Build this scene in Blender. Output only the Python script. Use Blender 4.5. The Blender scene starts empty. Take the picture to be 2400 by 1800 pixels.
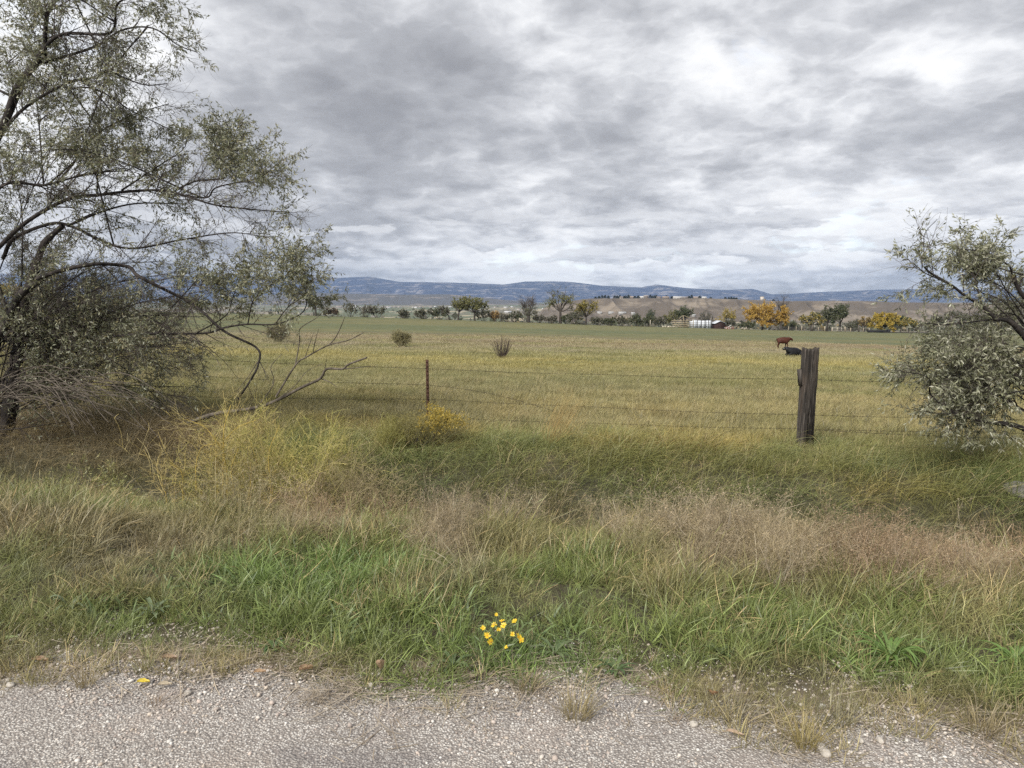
import bpy, bmesh, math, random
import numpy as np
from mathutils import Vector
from mathutils.bvhtree import BVHTree

# ------------------------------------------------------------------ camera, sky, sun, exposure
SC = bpy.context.scene
COL = SC.collection
PITCH = math.atan(200 / 1714)
EYE = 1.6
cam_data = bpy.data.cameras.new('camera')
cam_data.sensor_width = 36.0
cam_data.lens = 36.0 * 1714 / 2400
cam_data.clip_start = 0.05
cam_data.clip_end = 60000
cam = bpy.data.objects.new('camera', cam_data)
COL.objects.link(cam)
cam.location = (0, 0, EYE)
cam.rotation_euler = (math.pi / 2 - PITCH, 0, 0)
SC.camera = cam
SC.view_settings.view_transform = 'Standard'
SC.view_settings.look = 'None'
SC.view_settings.gamma = 1
SC.view_settings.exposure = 1.62
SC.view_settings.use_curve_mapping = False
SC.cycles.max_bounces = 6
SC.cycles.diffuse_bounces = 3
SC.cycles.transmission_bounces = 3
SC.cycles.volume_bounces = 0
SC.cycles.use_denoising = False

SUN_EL, SUN_AZ = math.radians(42), math.radians(215)     # azimuth clockwise from +Y
world = bpy.data.worlds.new('World')
SC.world = world
world.use_nodes = True


class NT:
    """small helper for node trees"""
    def __init__(self, tree):
        self.t = tree
        self.n = tree.nodes
        self.l = tree.links

    def new(self, typ, **kw):
        nd = self.n.new(typ)
        for k, v in kw.items():
            setattr(nd, k, v)
        return nd

    def put(self, sock, v):
        if v is None:
            return
        if hasattr(v, 'is_linked') or isinstance(v, bpy.types.NodeSocket):
            self.l.new(v, sock)
        else:
            if sock.type == 'RGBA' and len(v) == 3:
                v = (*v, 1)
            sock.default_value = v

    def m(self, op, a, b=None, c=None, clamp=False):
        nd = self.new('ShaderNodeMath', operation=op, use_clamp=clamp)
        self.put(nd.inputs[0], a); self.put(nd.inputs[1], b); self.put(nd.inputs[2], c)
        return nd.outputs[0]

    def vm(self, op, a, b=None):
        nd = self.new('ShaderNodeVectorMath', operation=op)
        self.put(nd.inputs[0], a)
        if op == 'SCALE':
            self.put(nd.inputs[3], b)
        else:
            self.put(nd.inputs[1], b)
        return nd.outputs[0]

    def noise(self, vec, scale, detail=4.0, rough=0.5, dist=0.0, out=0, lac=2.0):
        nd = self.new('ShaderNodeTexNoise')
        self.put(nd.inputs['Vector'], vec)
        nd.inputs['Scale'].default_value = scale
        nd.inputs['Detail'].default_value = detail
        nd.inputs['Roughness'].default_value = rough
        nd.inputs['Lacunarity'].default_value = lac
        nd.inputs['Distortion'].default_value = dist
        return nd.outputs[out]

    def voro(self, vec, scale, out='Distance', feature='F1'):
        nd = self.new('ShaderNodeTexVoronoi', feature=feature)
        self.put(nd.inputs['Vector'], vec)
        nd.inputs['Scale'].default_value = scale
        return nd.outputs[out]

    def mix(self, f, a, b, mode='MIX'):
        nd = self.new('ShaderNodeMix', data_type='RGBA', blend_type=mode)
        self.put(nd.inputs[0], f); self.put(nd.inputs[6], a); self.put(nd.inputs[7], b)
        return nd.outputs[2]

    def ramp(self, f, stops, interp='LINEAR'):
        nd = self.new('ShaderNodeValToRGB')
        cr = nd.color_ramp
        cr.interpolation = interp
        while len(cr.elements) < len(stops):
            cr.elements.new(0.5)
        for e, (p, c) in zip(cr.elements, stops):
            e.position = p
            e.color = (*c, 1) if len(c) == 3 else c
        self.put(nd.inputs[0], f)
        return nd.outputs[0]

    def rng(self, v, a, b, c=0.0, d=1.0, smooth=True):
        nd = self.new('ShaderNodeMapRange', interpolation_type='SMOOTHSTEP' if smooth else 'LINEAR')
        self.put(nd.inputs[0], v)
        for i, q in enumerate((a, b, c, d)):
            nd.inputs[i + 1].default_value = q
        return nd.outputs[0]

    def xyz(self, x, y, z):
        nd = self.new('ShaderNodeCombineXYZ')
        self.put(nd.inputs[0], x); self.put(nd.inputs[1], y); self.put(nd.inputs[2], z)
        return nd.outputs[0]

    def sep(self, v):
        nd = self.new('ShaderNodeSeparateXYZ')
        self.put(nd.inputs[0], v)
        return nd.outputs


def build_world():
    w = NT(world.node_tree)
    w.n.clear()
    out = w.new('ShaderNodeOutputWorld')
    bg = w.new('ShaderNodeBackground')
    bg.inputs['Strength'].default_value = 0.106
    sky = w.new('ShaderNodeTexSky', sky_type='NISHITA')
    sky.sun_disc = False
    sky.sun_elevation = SUN_EL
    sky.sun_rotation = SUN_AZ
    sky.altitude = 1500
    tc = w.new('ShaderNodeTexCoord')
    d = w.vm('NORMALIZE', tc.outputs['Generated'])
    dx, dy, dz = w.sep(d)
    up = w.m('MAXIMUM', dz, 0.0)
    # cloud deck seen in perspective, its curve towards the horizon kept gentle
    den = w.m('ADD', up, 0.27)
    p = w.vm('SCALE', w.xyz(w.m('DIVIDE', dx, den), w.m('DIVIDE', dy, den), w.m('MULTIPLY', up, 1.2)), 1.75)
    warp = w.vm('SCALE', w.vm('SUBTRACT', w.noise(p, 1.6, 5, 0.6, out=1), (0.5, 0.5, 0.5)), 0.30)
    pw = w.vm('ADD', p, warp)

    def layer(v):
        a = w.noise(w.vm('ADD', v, (11.3, 4.9, 0)), 0.55, 3, 0.5)
        b = w.noise(v, 2.5, 10, 0.57)
        # billows: rounded puffs with creases between them
        c = w.noise(w.vm('ADD', v, (3.1, 7.7, 0)), 4.4, 6, 0.48)
        c = w.m('ABSOLUTE', w.m('SUBTRACT', w.m('MULTIPLY', c, 2.0), 1.0))
        return w.m('ADD', w.m('ADD', w.m('MULTIPLY', a, 0.62), w.m('MULTIPLY', b, 0.43)), w.m('MULTIPLY', c, 0.15))
    dens = layer(pw)
    shift = layer(w.vm('ADD', pw, (0.03, -0.09, 0.09)))

    def blob(cx, cy, sx, sy, amp):
        ax = w.m('DIVIDE', w.m('SUBTRACT', dx, cx), sx)
        az = w.m('DIVIDE', w.m('SUBTRACT', dz, cy), sy)
        r2 = w.m('ADD', w.m('MULTIPLY', ax, ax), w.m('MULTIPLY', az, az))
        return w.m('MULTIPLY', w.m('EXPONENT', w.m('MULTIPLY', r2, -1.0)), amp)
    fwd = w.rng(dy, -0.1, 0.3)
    extra = None
    for a in BLOBS:
        b = blob(*a)
        extra = b if extra is None else w.m('ADD', extra, b)
    dens = w.m('ADD', dens, w.m('MULTIPLY', extra, fwd))
    relief = w.m('SUBTRACT', w.m('ADD', shift, w.m('MULTIPLY', extra, fwd)), dens)
    val = w.m('ADD', dens, w.m('MULTIPLY', relief, 1.05))
    cl = w.ramp(val, CLOUD_RAMP)
    # small separate clouds standing low over the mountains
    q = w.xyz(w.m('MULTIPLY', dx, 11.0), w.m('MULTIPLY', dz, 42.0), w.m('MULTIPLY', dy, 3.0))
    pn = w.noise(q, 1.0, 7, 0.56)
    pn2 = w.noise(w.vm('ADD', q, (0.05, 0.42, 0)), 1.0, 7, 0.56)
    low = w.m('MULTIPLY', w.rng(dz, 0.030, 0.050), w.rng(dz, 0.085, 0.150, 1, 0))
    puff = w.m('MULTIPLY', w.rng(pn, 0.50, 0.555), low)
    pc = w.ramp(w.m('ADD', 0.5, w.m('MULTIPLY', w.m('SUBTRACT', pn2, pn), 3.0)), [(0.25, (2.6, 2.62, 2.68)), (0.5, (2.15, 2.18, 2.28)), (0.75, (1.55, 1.58, 1.68))])
    cl = w.mix(w.m('MULTIPLY', puff, 0.75), cl, pc)
    hole = w.rng(dens, 0.36, 0.43, 1.0, 0.0)
    col = w.mix(w.m('MULTIPLY', hole, 0.12), cl, sky.outputs[0])
    w.put(bg.inputs[0], col)
    w.l.new(bg.outputs[0], out.inputs[0])


# broad thick and thin places of the deck: (direction x, z, spread x, z, thickness)
BLOBS = ((-0.18, 0.27, 0.19, 0.075, 0.085), (-0.16, 0.16, 0.17, 0.032, 0.075), (0.25, 0.35, 0.2, 0.04, 0.03),
         (-0.05, 0.385, 0.12, 0.03, -0.05), (-0.42, 0.36, 0.10, 0.08, -0.02), (0.45, 0.22, 0.2, 0.05, -0.03),
         (0.0, 0.050, 0.7, 0.034, -0.045), (0.56, 0.30, 0.08, 0.03, 0.06), (0.40, 0.12, 0.25, 0.03, -0.02))
CLOUD_RAMP = [(0.41, (3.25, 3.26, 3.27)), (0.45, (2.98, 3.00, 3.05)), (0.495, (2.50, 2.53, 2.61)),
              (0.545, (1.98, 2.01, 2.10)), (0.61, (1.50, 1.53, 1.62)), (0.70, (1.16, 1.18, 1.26)), (0.82, (0.92, 0.94, 1.02))]


build_world()
sun_data = bpy.data.lights.new('sun', 'SUN')
sun_data.energy = 1.5
sun_data.angle = math.radians(22)
sun_data.color = (1.0, 0.96, 0.88)
sun = bpy.data.objects.new('sun', sun_data)
COL.objects.link(sun)
sun.location = (0, -20, 60)
_sd = Vector((math.sin(SUN_AZ) * math.cos(SUN_EL), math.cos(SUN_AZ) * math.cos(SUN_EL), math.sin(SUN_EL)))
sun.rotation_euler = _sd.to_track_quat('Z', 'Y').to_euler()

# ------------------------------------------------------------------ helpers
rng = np.random.default_rng(7)
CT, ST = math.cos(PITCH), math.sin(PITCH)


def ray(px, py):
    u = (px - 1200) / 1714; v = (900 - py) / 1714
    return np.array([u, CT + v * ST, -ST + v * CT])


def at(px, py, Y):
    """the world point that lies Y metres ahead in the direction of a photo pixel"""
    r = ray(px, py)
    return r * (Y / r[1]) + np.array([0, 0, EYE])


def hash2(ix, iy, seed):
    h = (ix.astype(np.int64) * 374761393 + iy.astype(np.int64) * 668265263 + seed * 982451653) & 0xffffffff
    h = ((h ^ (h >> 13)) * 1274126177) & 0xffffffff
    return ((h ^ (h >> 16)) & 0xffff) / 65535.0


def vnoise(x, y, seed=0):
    x = np.asarray(x, float); y = np.asarray(y, float)
    ix = np.floor(x); iy = np.floor(y)
    fx = x - ix; fy = y - iy
    fx = fx * fx * (3 - 2 * fx); fy = fy * fy * (3 - 2 * fy)
    a = hash2(ix, iy, seed); b = hash2(ix + 1, iy, seed); c = hash2(ix, iy + 1, seed); d = hash2(ix + 1, iy + 1, seed)
    return (a * (1 - fx) + b * fx) * (1 - fy) + (c * (1 - fx) + d * fx) * fy


def fbm(x, y, seed=0, oct=4, gain=0.5):
    s = 0; a = 1; t = 0
    for i in range(oct):
        s = s + a * vnoise(np.asarray(x) * 2 ** i + 17.3 * i, np.asarray(y) * 2 ** i - 9.1 * i, seed + i)
        t += a; a *= gain
    return s / t


def sm(v, a, b):
    t = np.clip((np.asarray(v, float) - a) / (b - a), 0, 1)
    return t * t * (3 - 2 * t)


D_K = [9, 56, 75, 130, 200, 262, 300, 400, 700, 1200, 2500, 6000, 14000]
Z_K = [-1.91, -3.79, -4.55, -5.95, -7.4, -8.3, -9.6, -14, -27, -38, -38, -40, -42]
C_K = [-0.02, -0.02, -0.02, -0.028, -0.033, -0.035, -0.035, -0.03, -0.01, 0, 0, 0, 0]
U_K = [-50, 2.9, 3.5, 4.2, 4.9, 5.5, 6.3, 7.2, 7.9, 8.4, 8.8, 9.6, 11.5]
UZ_K = [0, 0, -0.01, -0.05, -0.12, -0.22, -0.62, -1.25, -1.24, -0.80, -0.42, -0.36, -0.40]


def ground(x, y, detail=True):
    x = np.asarray(x, float); y = np.asarray(y, float)
    xe = 150 * np.tanh(x / 150)
    zf = EYE + np.interp(y, D_K, Z_K) + np.interp(y, D_K, C_K) * xe
    u = y + 0.2 * np.clip(x, -14, 14)
    zv = sum(np.interp(u + o, U_K, UZ_K) for o in (-0.25, -0.1, 0.1, 0.25)) / 4
    k = sm(u, 9.2, 11.4)
    z = zv * (1 - k) + zf * k
    if detail:
        e = y + 0.115 * x
        amp = sm(e, 2.9, 4.5) * (1 - 0.5 * sm(y, 200, 300))
        z = z + amp * 0.16 * (fbm(x * 0.9, y * 0.9, 5, 4) - 0.5)
        z = z + sm(y, 12, 40) * (1 - sm(y, 240, 300)) * 0.5 * (fbm(x * 0.06, y * 0.06, 8, 3) - 0.5)
        z = z + 0.012 * sm(e, 2.2, 3.0) * (fbm(x * 7, y * 7, 6, 3) - 0.5)
    return z


def hit(px, py):
    """ground point under a photo pixel"""
    r = ray(px, py)
    ys = np.concatenate([np.arange(1.5, 30, 0.02), np.geomspace(30, 9000, 4000)])
    xs = r[0] / r[1] * ys; zs = EYE + r[2] / r[1] * ys
    b = zs < ground(xs, ys)
    i = int(np.argmax(b)) if b.any() else len(ys) - 1
    return np.array([xs[i], ys[i], float(ground(xs[i], ys[i]))])


EDGE_X, EDGE_Y = [], []
for _px, _py in ((-300, 1520), (0, 1522), (250, 1502), (500, 1512), (700, 1545), (950, 1592), (1150, 1600), (1300, 1592), (1450, 1602), (1600, 1625), (1750, 1655), (1900, 1680), (2050, 1650), (2200, 1690), (2400, 1735), (2700, 1790)):
    _r = ray(_px, _py); EDGE_Y.append(EYE * _r[1] / -_r[2]); EDGE_X.append(EYE * _r[0] / -_r[2])
EDGE_Y = [v - 0.17 * float(sm(-u, 0.3, 1.4)) for u, v in zip(EDGE_X, EDGE_Y)]
EDGE_X = [-9.0, -5.0] + EDGE_X + [5.0, 9.0]; EDGE_Y = [4.0, 3.5] + EDGE_Y + [2.2, 1.9]


def grass_edge(x):
    return np.interp(x, EDGE_X, EDGE_Y)


# ------------------------------------------------------------------ mesh collecting
class MB:
    def __init__(self):
        self.v = []; self.q = []; self.t = []; self.c = []; self.n = 0

    def add(self, v, quads=None, tris=None, col=(0.5, 0.5, 0.5)):
        v = np.asarray(v, float).reshape(-1, 3)
        self.v.append(v)
        c = np.asarray(col, float)
        if c.ndim == 1:
            c = np.tile(c, (len(v), 1))
        self.c.append(c)
        if quads is not None and len(quads):
            self.q.append(np.asarray(quads, int).reshape(-1, 4) + self.n)
        if tris is not None and len(tris):
            self.t.append(np.asarray(tris, int).reshape(-1, 3) + self.n)
        self.n += len(v)
        return self

    def mesh(self, name, mat=None, smooth=False):
        v = np.concatenate(self.v)
        q = np.concatenate(self.q) if self.q else np.zeros((0, 4), int)
        t = np.concatenate(self.t) if self.t else np.zeros((0, 3), int)
        me = bpy.data.meshes.new(name)
        me.vertices.add(len(v)); me.vertices.foreach_set('co', v.astype(np.float32).ravel())
        nl = len(q) * 4 + len(t) * 3
        me.loops.add(nl)
        me.loops.foreach_set('vertex_index', np.concatenate([q.ravel(), t.ravel()]).astype(np.int32))
        me.polygons.add(len(q) + len(t))
        st = np.concatenate([np.arange(len(q)) * 4, len(q) * 4 + np.arange(len(t)) * 3])
        me.polygons.foreach_set('loop_start', st.astype(np.int32))
        if smooth:
            me.polygons.foreach_set('use_smooth', np.ones(len(q) + len(t), bool))
        me.update(calc_edges=True)
        a = me.attributes.new('col', 'FLOAT_COLOR', 'POINT')
        c = np.concatenate(self.c)
        a.data.foreach_set('color', np.concatenate([c, np.ones((len(c), 1))], 1).astype(np.float32).ravel())
        me.validate()
        if mat:
            me.materials.append(mat)
        return me

    def build(self, name, mat, parent=None, smooth=False, origin=None):
        if origin is not None:
            o0 = np.asarray(origin, float)
            self.v = [v - o0 for v in self.v]
        me = self.mesh(name, mat, smooth)
        o = bpy.data.objects.new(name, me)
        COL.objects.link(o)
        if parent is not None:
            o.parent = parent
        elif origin is not None:
            o.location = tuple(origin)
        return o


def unit(a):
    return a / np.maximum(np.linalg.norm(a, axis=-1, keepdims=True), 1e-9)


def tubes(mb, pts, rad, k=4, col=(0.1, 0.08, 0.06), cap=False, ref=(0.31, 0.57, 0.76)):
    pts = np.asarray(pts, float); rad = np.asarray(rad, float)
    if pts.ndim == 2:
        pts = pts[None]; rad = rad[None]
    K, S, _ = pts.shape
    tan = unit(np.gradient(pts, axis=1))
    rf = np.broadcast_to(np.asarray(ref, float), tan.shape)
    n = unit(np.cross(tan, rf)); b = np.cross(tan, n)
    a = np.arange(k) / k * 2 * math.pi
    ring = n[:, :, None] * np.cos(a)[None, None, :, None] + b[:, :, None] * np.sin(a)[None, None, :, None]
    v = pts[:, :, None] + ring * rad[:, :, None, None]
    idx = np.arange(K * S * k).reshape(K, S, k)
    nx = np.roll(idx, -1, axis=2)
    q = np.stack([idx[:, :-1], nx[:, :-1], nx[:, 1:], idx[:, 1:]], -1).reshape(-1, 4)
    c = np.asarray(col, float)
    if c.ndim == 2:
        c = np.repeat(c, S * k, 0)
    tr = None
    if cap:
        tr = []
        for j in range(K):
            for s in (0, S - 1):
                r = idx[j, s]
                for i in range(1, k - 1):
                    tr.append((r[0], r[i], r[i + 1]) if s else (r[0], r[i + 1], r[i]))
    mb.add(v.reshape(-1, 3), quads=q, tris=tr, col=c)


def strips(mb, pts, wid, side, col):
    """flat tapered ribbons: pts (K,S,3), wid (K,S), side (K,3)"""
    K, S, _ = pts.shape
    o = side[:, None, :] * wid[:, :, None]
    v = np.stack([pts - o, pts + o], 2)
    idx = np.arange(K * S * 2).reshape(K, S, 2)
    q = np.stack([idx[:, :-1, 0], idx[:, :-1, 1], idx[:, 1:, 1], idx[:, 1:, 0]], -1).reshape(-1, 4)
    c = np.asarray(col, float)
    if c.ndim == 2:
        c = np.repeat(c, S * 2, 0)
    elif c.ndim == 3:
        c = np.repeat(c.reshape(-1, 3), 2, 0)
    mb.add(v.reshape(-1, 3), quads=q, col=c)


def box(mb, c, s, col=(0.5, 0.5, 0.5), rz=0.0):
    x, y, z = np.array(s) / 2
    v = np.array([(a, b, d) for a in (-x, x) for b in (-y, y) for d in (-z, z)])
    if rz:
        cs, sn = math.cos(rz), math.sin(rz)
        v = v @ np.array([[cs, sn, 0], [-sn, cs, 0], [0, 0, 1]])
    q = [(0, 1, 3, 2), (4, 6, 7, 5), (0, 4, 5, 1), (2, 3, 7, 6), (0, 2, 6, 4), (1, 5, 7, 3)]
    mb.add(v + np.array(c), quads=q, col=col)


def resample(poly, n):
    """smooth polyline through the given points, n samples (Catmull-Rom)"""
    P = np.asarray(poly, float)
    if len(P) == 2:
        return P[0] + (P[1] - P[0]) * np.linspace(0, 1, n)[:, None]
    E = np.vstack([2 * P[0] - P[1], P, 2 * P[-1] - P[-2]])
    L = np.concatenate([[0], np.cumsum(np.linalg.norm(np.diff(P, axis=0), axis=1))])
    s = np.linspace(0, L[-1], n)
    i = np.clip(np.searchsorted(L, s, side='right') - 1, 0, len(P) - 2)
    t = ((s - L[i]) / np.maximum(L[i + 1] - L[i], 1e-9))[:, None]
    p0, p1, p2, p3 = E[i], E[i + 1], E[i + 2], E[i + 3]
    return 0.5 * ((2 * p1) + (p2 - p0) * t + (2 * p0 - 5 * p1 + 4 * p2 - p3) * t ** 2 + (-p0 + 3 * p1 - 3 * p2 + p3) * t ** 3)


def spawn(pts, rad, n, t0, t1, length, spread, droop, S, r, rscale=0.55, fwd=0.7, curve=0.35, rmin=0.0012):
    """side shoots growing from polylines pts (K,Sx,3)"""
    K, Sx, _ = pts.shape
    t = r.uniform(t0, t1, (K, n)); f = t * (Sx - 1)
    i = np.clip(f.astype(int), 0, Sx - 2); a = (f - i)[..., None]
    kk = np.arange(K)[:, None]
    p0 = pts[kk, i] * (1 - a) + pts[kk, i + 1] * a
    tan = unit(pts[kk, i + 1] - pts[kk, i])
    rd = (rad[kk, i] * (1 - a[..., 0]) + rad[kk, i + 1] * a[..., 0])
    rnd = unit(r.normal(size=(K, n, 3)))
    perp = unit(rnd - (rnd * tan).sum(-1, keepdims=True) * tan)
    d = unit(tan * fwd + perp * spread + np.array([0, 0, droop]))
    L = r.uniform(*length, (K, n)) * (1.1 - 0.45 * t)
    cv = unit(r.normal(size=(K, n, 3))) * curve + np.array([0, 0, droop * 0.6])
    cv2 = unit(r.normal(size=(K, n, 3))) * curve * 0.6
    s = np.linspace(0, 1, S)[None, None, :, None]
    P = p0[:, :, None] + L[:, :, None, None] * (d[:, :, None] * s + cv[:, :, None] * s ** 2 + cv2[:, :, None] * (s ** 2 - s ** 3) * 2)
    r0 = np.maximum(rd * rscale, rmin)
    R = r0[:, :, None] * np.linspace(1, 0.35, S)[None, None]
    return P.reshape(K * n, S, 3), np.maximum(R.reshape(K * n, S), rmin * 0.6)


def leaves(mb, pts, n, t0, length, width, cols, r, droop=-0.35, fwd=0.7, out=0.8):
    K, S, _ = pts.shape
    t = r.uniform(t0, 1, (K, n)); f = t * (S - 1)
    i = np.clip(f.astype(int), 0, S - 2); a = (f - i)[..., None]
    kk = np.arange(K)[:, None]
    p0 = (pts[kk, i] * (1 - a) + pts[kk, i + 1] * a).reshape(-1, 3)
    tan = unit(pts[kk, i + 1] - pts[kk, i]).reshape(-1, 3)
    N = len(p0)
    d = unit(tan * fwd + unit(r.normal(size=(N, 3))) * out + np.array([0, 0, droop]))
    sd = unit(np.cross(d, unit(r.normal(size=(N, 3)))))
    nn = np.cross(d, sd)
    L = r.uniform(*length, (N, 1)); W = r.uniform(*width, (N, 1)) * 0.5
    bow = nn * L * 0.12
    v = np.stack([p0, p0 + d * L * 0.5 + sd * W + bow, p0 + d * L, p0 + d * L * 0.5 - sd * W + bow], 1)
    idx = np.arange(N * 4).reshape(N, 4)
    cols = np.asarray(cols, float)
    c = cols[r.integers(0, len(cols), N)] * r.uniform(0.75, 1.25, (N, 1))
    mb.add(v.reshape(-1, 3), quads=idx, col=np.repeat(c, 4, 0))


# ------------------------------------------------------------------ tagging
def tag(o, label=None, cat=None, group=None, kind=None):
    if label: o['label'] = label
    if cat: o['category'] = cat
    if group: o['group'] = group
    if kind: o['kind'] = kind
    return o


def empty(name, loc):
    o = bpy.data.objects.new(name, None)
    o.empty_display_size = 0.2
    COL.objects.link(o)
    o.location = tuple(float(v) for v in loc)
    return o


class Thing:
    """an Empty at the base of a thing; parts are given in world coordinates"""
    def __init__(self, name, loc, label, cat, group=None):
        self.o = empty(name, loc)
        self.loc = np.asarray(loc, float)
        tag(self.o, label, cat, group)

    def part(self, name, mb, mat, kind=None, label=None, smooth=False, under=None):
        mb.v = [v - self.loc for v in mb.v]
        p = mb.build(name, mat, under or self.o, smooth)
        if kind: p['kind'] = kind
        if label: p['label'] = label
        return p


def copy_thing(o, loc, rz=0.0, scale=1.0, label=None):
    c = o.copy(); COL.objects.link(c)
    c.location = tuple(float(v) for v in loc)
    c.rotation_euler = (0, 0, rz); c.scale = (scale,) * 3
    if label: c['label'] = label
    for ch in o.children:
        d = ch.copy(); COL.objects.link(d); d.parent = c
        for g in ch.children:
            e = g.copy(); COL.objects.link(e); e.parent = d
    return c


# ------------------------------------------------------------------ materials
def mat_new(name):
    m = bpy.data.materials.new(name)
    m.use_nodes = True
    w = NT(m.node_tree)
    b = w.n.get('Principled BSDF')
    b.inputs['Roughness'].default_value = 0.8
    b.inputs['Specular IOR Level'].default_value = 0.25
    return m, w, b


def mat_plain(name, col, rough=0.75, metal=0.0, var=0.25, scale=8.0, bump=0.0):
    m, w, b = mat_new(name)
    tc = w.new('ShaderNodeTexCoord').outputs['Object']
    n = w.noise(tc, scale, 5, 0.6)
    k = w.rng(n, 0.3, 0.7, 1 - var, 1 + var, smooth=False)
    cc = w.vm('SCALE', tuple(col), k)
    w.put(b.inputs['Base Color'], cc)
    b.inputs['Roughness'].default_value = rough
    b.inputs['Metallic'].default_value = metal
    if bump:
        bp = w.new('ShaderNodeBump'); bp.inputs['Strength'].default_value = bump; bp.inputs['Distance'].default_value = 0.02
        w.put(bp.inputs['Height'], n); w.l.new(bp.outputs[0], b.inputs['Normal'])
    return m


def mat_attr(name, attr='col', kind='GEOMETRY', trans=0.0, rough=0.7, var=0.15, scale=20.0, jitter=False):
    """colour from an attribute (leaf by leaf, blade by blade), with optional translucency"""
    m, w, b = mat_new(name)
    at_ = w.new('ShaderNodeAttribute', attribute_name=attr, attribute_type=kind)
    c = at_.outputs['Color']
    if jitter:
        bt = w.new('ShaderNodeAttribute', attribute_name='col', attribute_type='GEOMETRY')
        c = w.mix(1.0, c, bt.outputs['Color'], 'MULTIPLY')
    if var:
        tc = w.new('ShaderNodeTexCoord').outputs['Object']
        c = w.vm('SCALE', c, w.rng(w.noise(tc, scale, 4, 0.6), 0.3, 0.7, 1 - var, 1 + var, smooth=False))
    out = w.n.get('Material Output')
    if trans:
        w.n.remove(b)
        d = w.new('ShaderNodeBsdfDiffuse'); t = w.new('ShaderNodeBsdfTranslucent'); g = w.new('ShaderNodeBsdfGlossy')
        g.inputs['Roughness'].default_value = 0.5
        g.inputs['Color'].default_value = (0.9, 0.92, 1.0, 1)
        w.put(d.inputs['Color'], c); w.put(t.inputs['Color'], c)
        x = w.new('ShaderNodeMixShader'); x.inputs[0].default_value = trans
        w.l.new(d.outputs[0], x.inputs[1]); w.l.new(t.outputs[0], x.inputs[2])
        y = w.new('ShaderNodeMixShader'); y.inputs[0].default_value = 0.04
        w.l.new(x.outputs[0], y.inputs[1]); w.l.new(g.outputs[0], y.inputs[2])
        w.l.new(y.outputs[0], out.inputs[0])
    else:
        w.put(b.inputs['Base Color'], c)
        b.inputs['Roughness'].default_value = rough
    return m


M_BLADE = mat_attr('grass_blade', 'tint', 'INSTANCER', trans=0.14, var=0, jitter=True)
M_TWIG_I = mat_attr('dry_stalk', 'tint', 'INSTANCER', trans=0.12, var=0, jitter=True)
M_STONE = mat_attr('gravel_stone', 'tint', 'INSTANCER', var=0.2, scale=60, jitter=True)
M_LEAF = mat_attr('leaf', trans=0.30, var=0)
M_TWIG = mat_attr('twig', var=0.2, scale=9)
M_COL = mat_attr('surface', var=0.18, scale=0.8)
M_SMALL = mat_attr('small_surface', var=0.15, scale=14)


def mat_bark(name, c1, c2, scale=14.0):
    m, w, b = mat_new(name)
    tc = w.new('ShaderNodeTexCoord').outputs['Object']
    p = w.vm('MULTIPLY', tc, (1, 1, 0.35))
    n = w.noise(p, scale, 6, 0.65)
    w.put(b.inputs['Base Color'], w.mix(w.rng(n, 0.35, 0.65), c1, c2))
    bp = w.new('ShaderNodeBump'); bp.inputs['Strength'].default_value = 0.7; bp.inputs['Distance'].default_value = 0.015
    w.put(bp.inputs['Height'], n); w.l.new(bp.outputs[0], b.inputs['Normal'])
    b.inputs['Roughness'].default_value = 0.9
    return m


M_BARK = mat_bark('olive_bark', (0.012, 0.010, 0.009), (0.050, 0.042, 0.038))
M_DEADBARK = mat_bark('dead_bark', (0.055, 0.045, 0.036), (0.16, 0.135, 0.11))

# ------------------------------------------------------------------ colour of the ground cover
GREEN = np.array([0.184, 0.230, 0.068]); LUSH = np.array([0.142, 0.206, 0.056]); OLIVE = np.array([0.220, 0.208, 0.092])
STRAW = np.array([0.420, 0.345, 0.185]); TAN = np.array([0.345, 0.285, 0.198]); RUST = np.array([0.250, 0.140, 0.085])
YEL = np.array([0.345, 0.285, 0.095]); GREY = np.array([0.270, 0.245, 0.140]); BROWN = np.array([0.200, 0.150, 0.100])
CROP = np.array([0.135, 0.148, 0.068])


def mixc(a, b, k):
    k = np.clip(np.asarray(k, float), 0, 1)[..., None]
    return a * (1 - k) + b * k


def crop_edge(x, y):
    """where the tan pasture gives way to the green field, in metres ahead"""
    return np.interp(x / np.maximum(y, 1), [-0.6, -0.29, -0.1, 0.06, 0.29, 0.58, 0.9], [80, 93, 100, 105, 103, 98, 95]) + 5 * (fbm(x * 0.05, y * 0.05, 31, 3) - 0.5)


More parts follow.
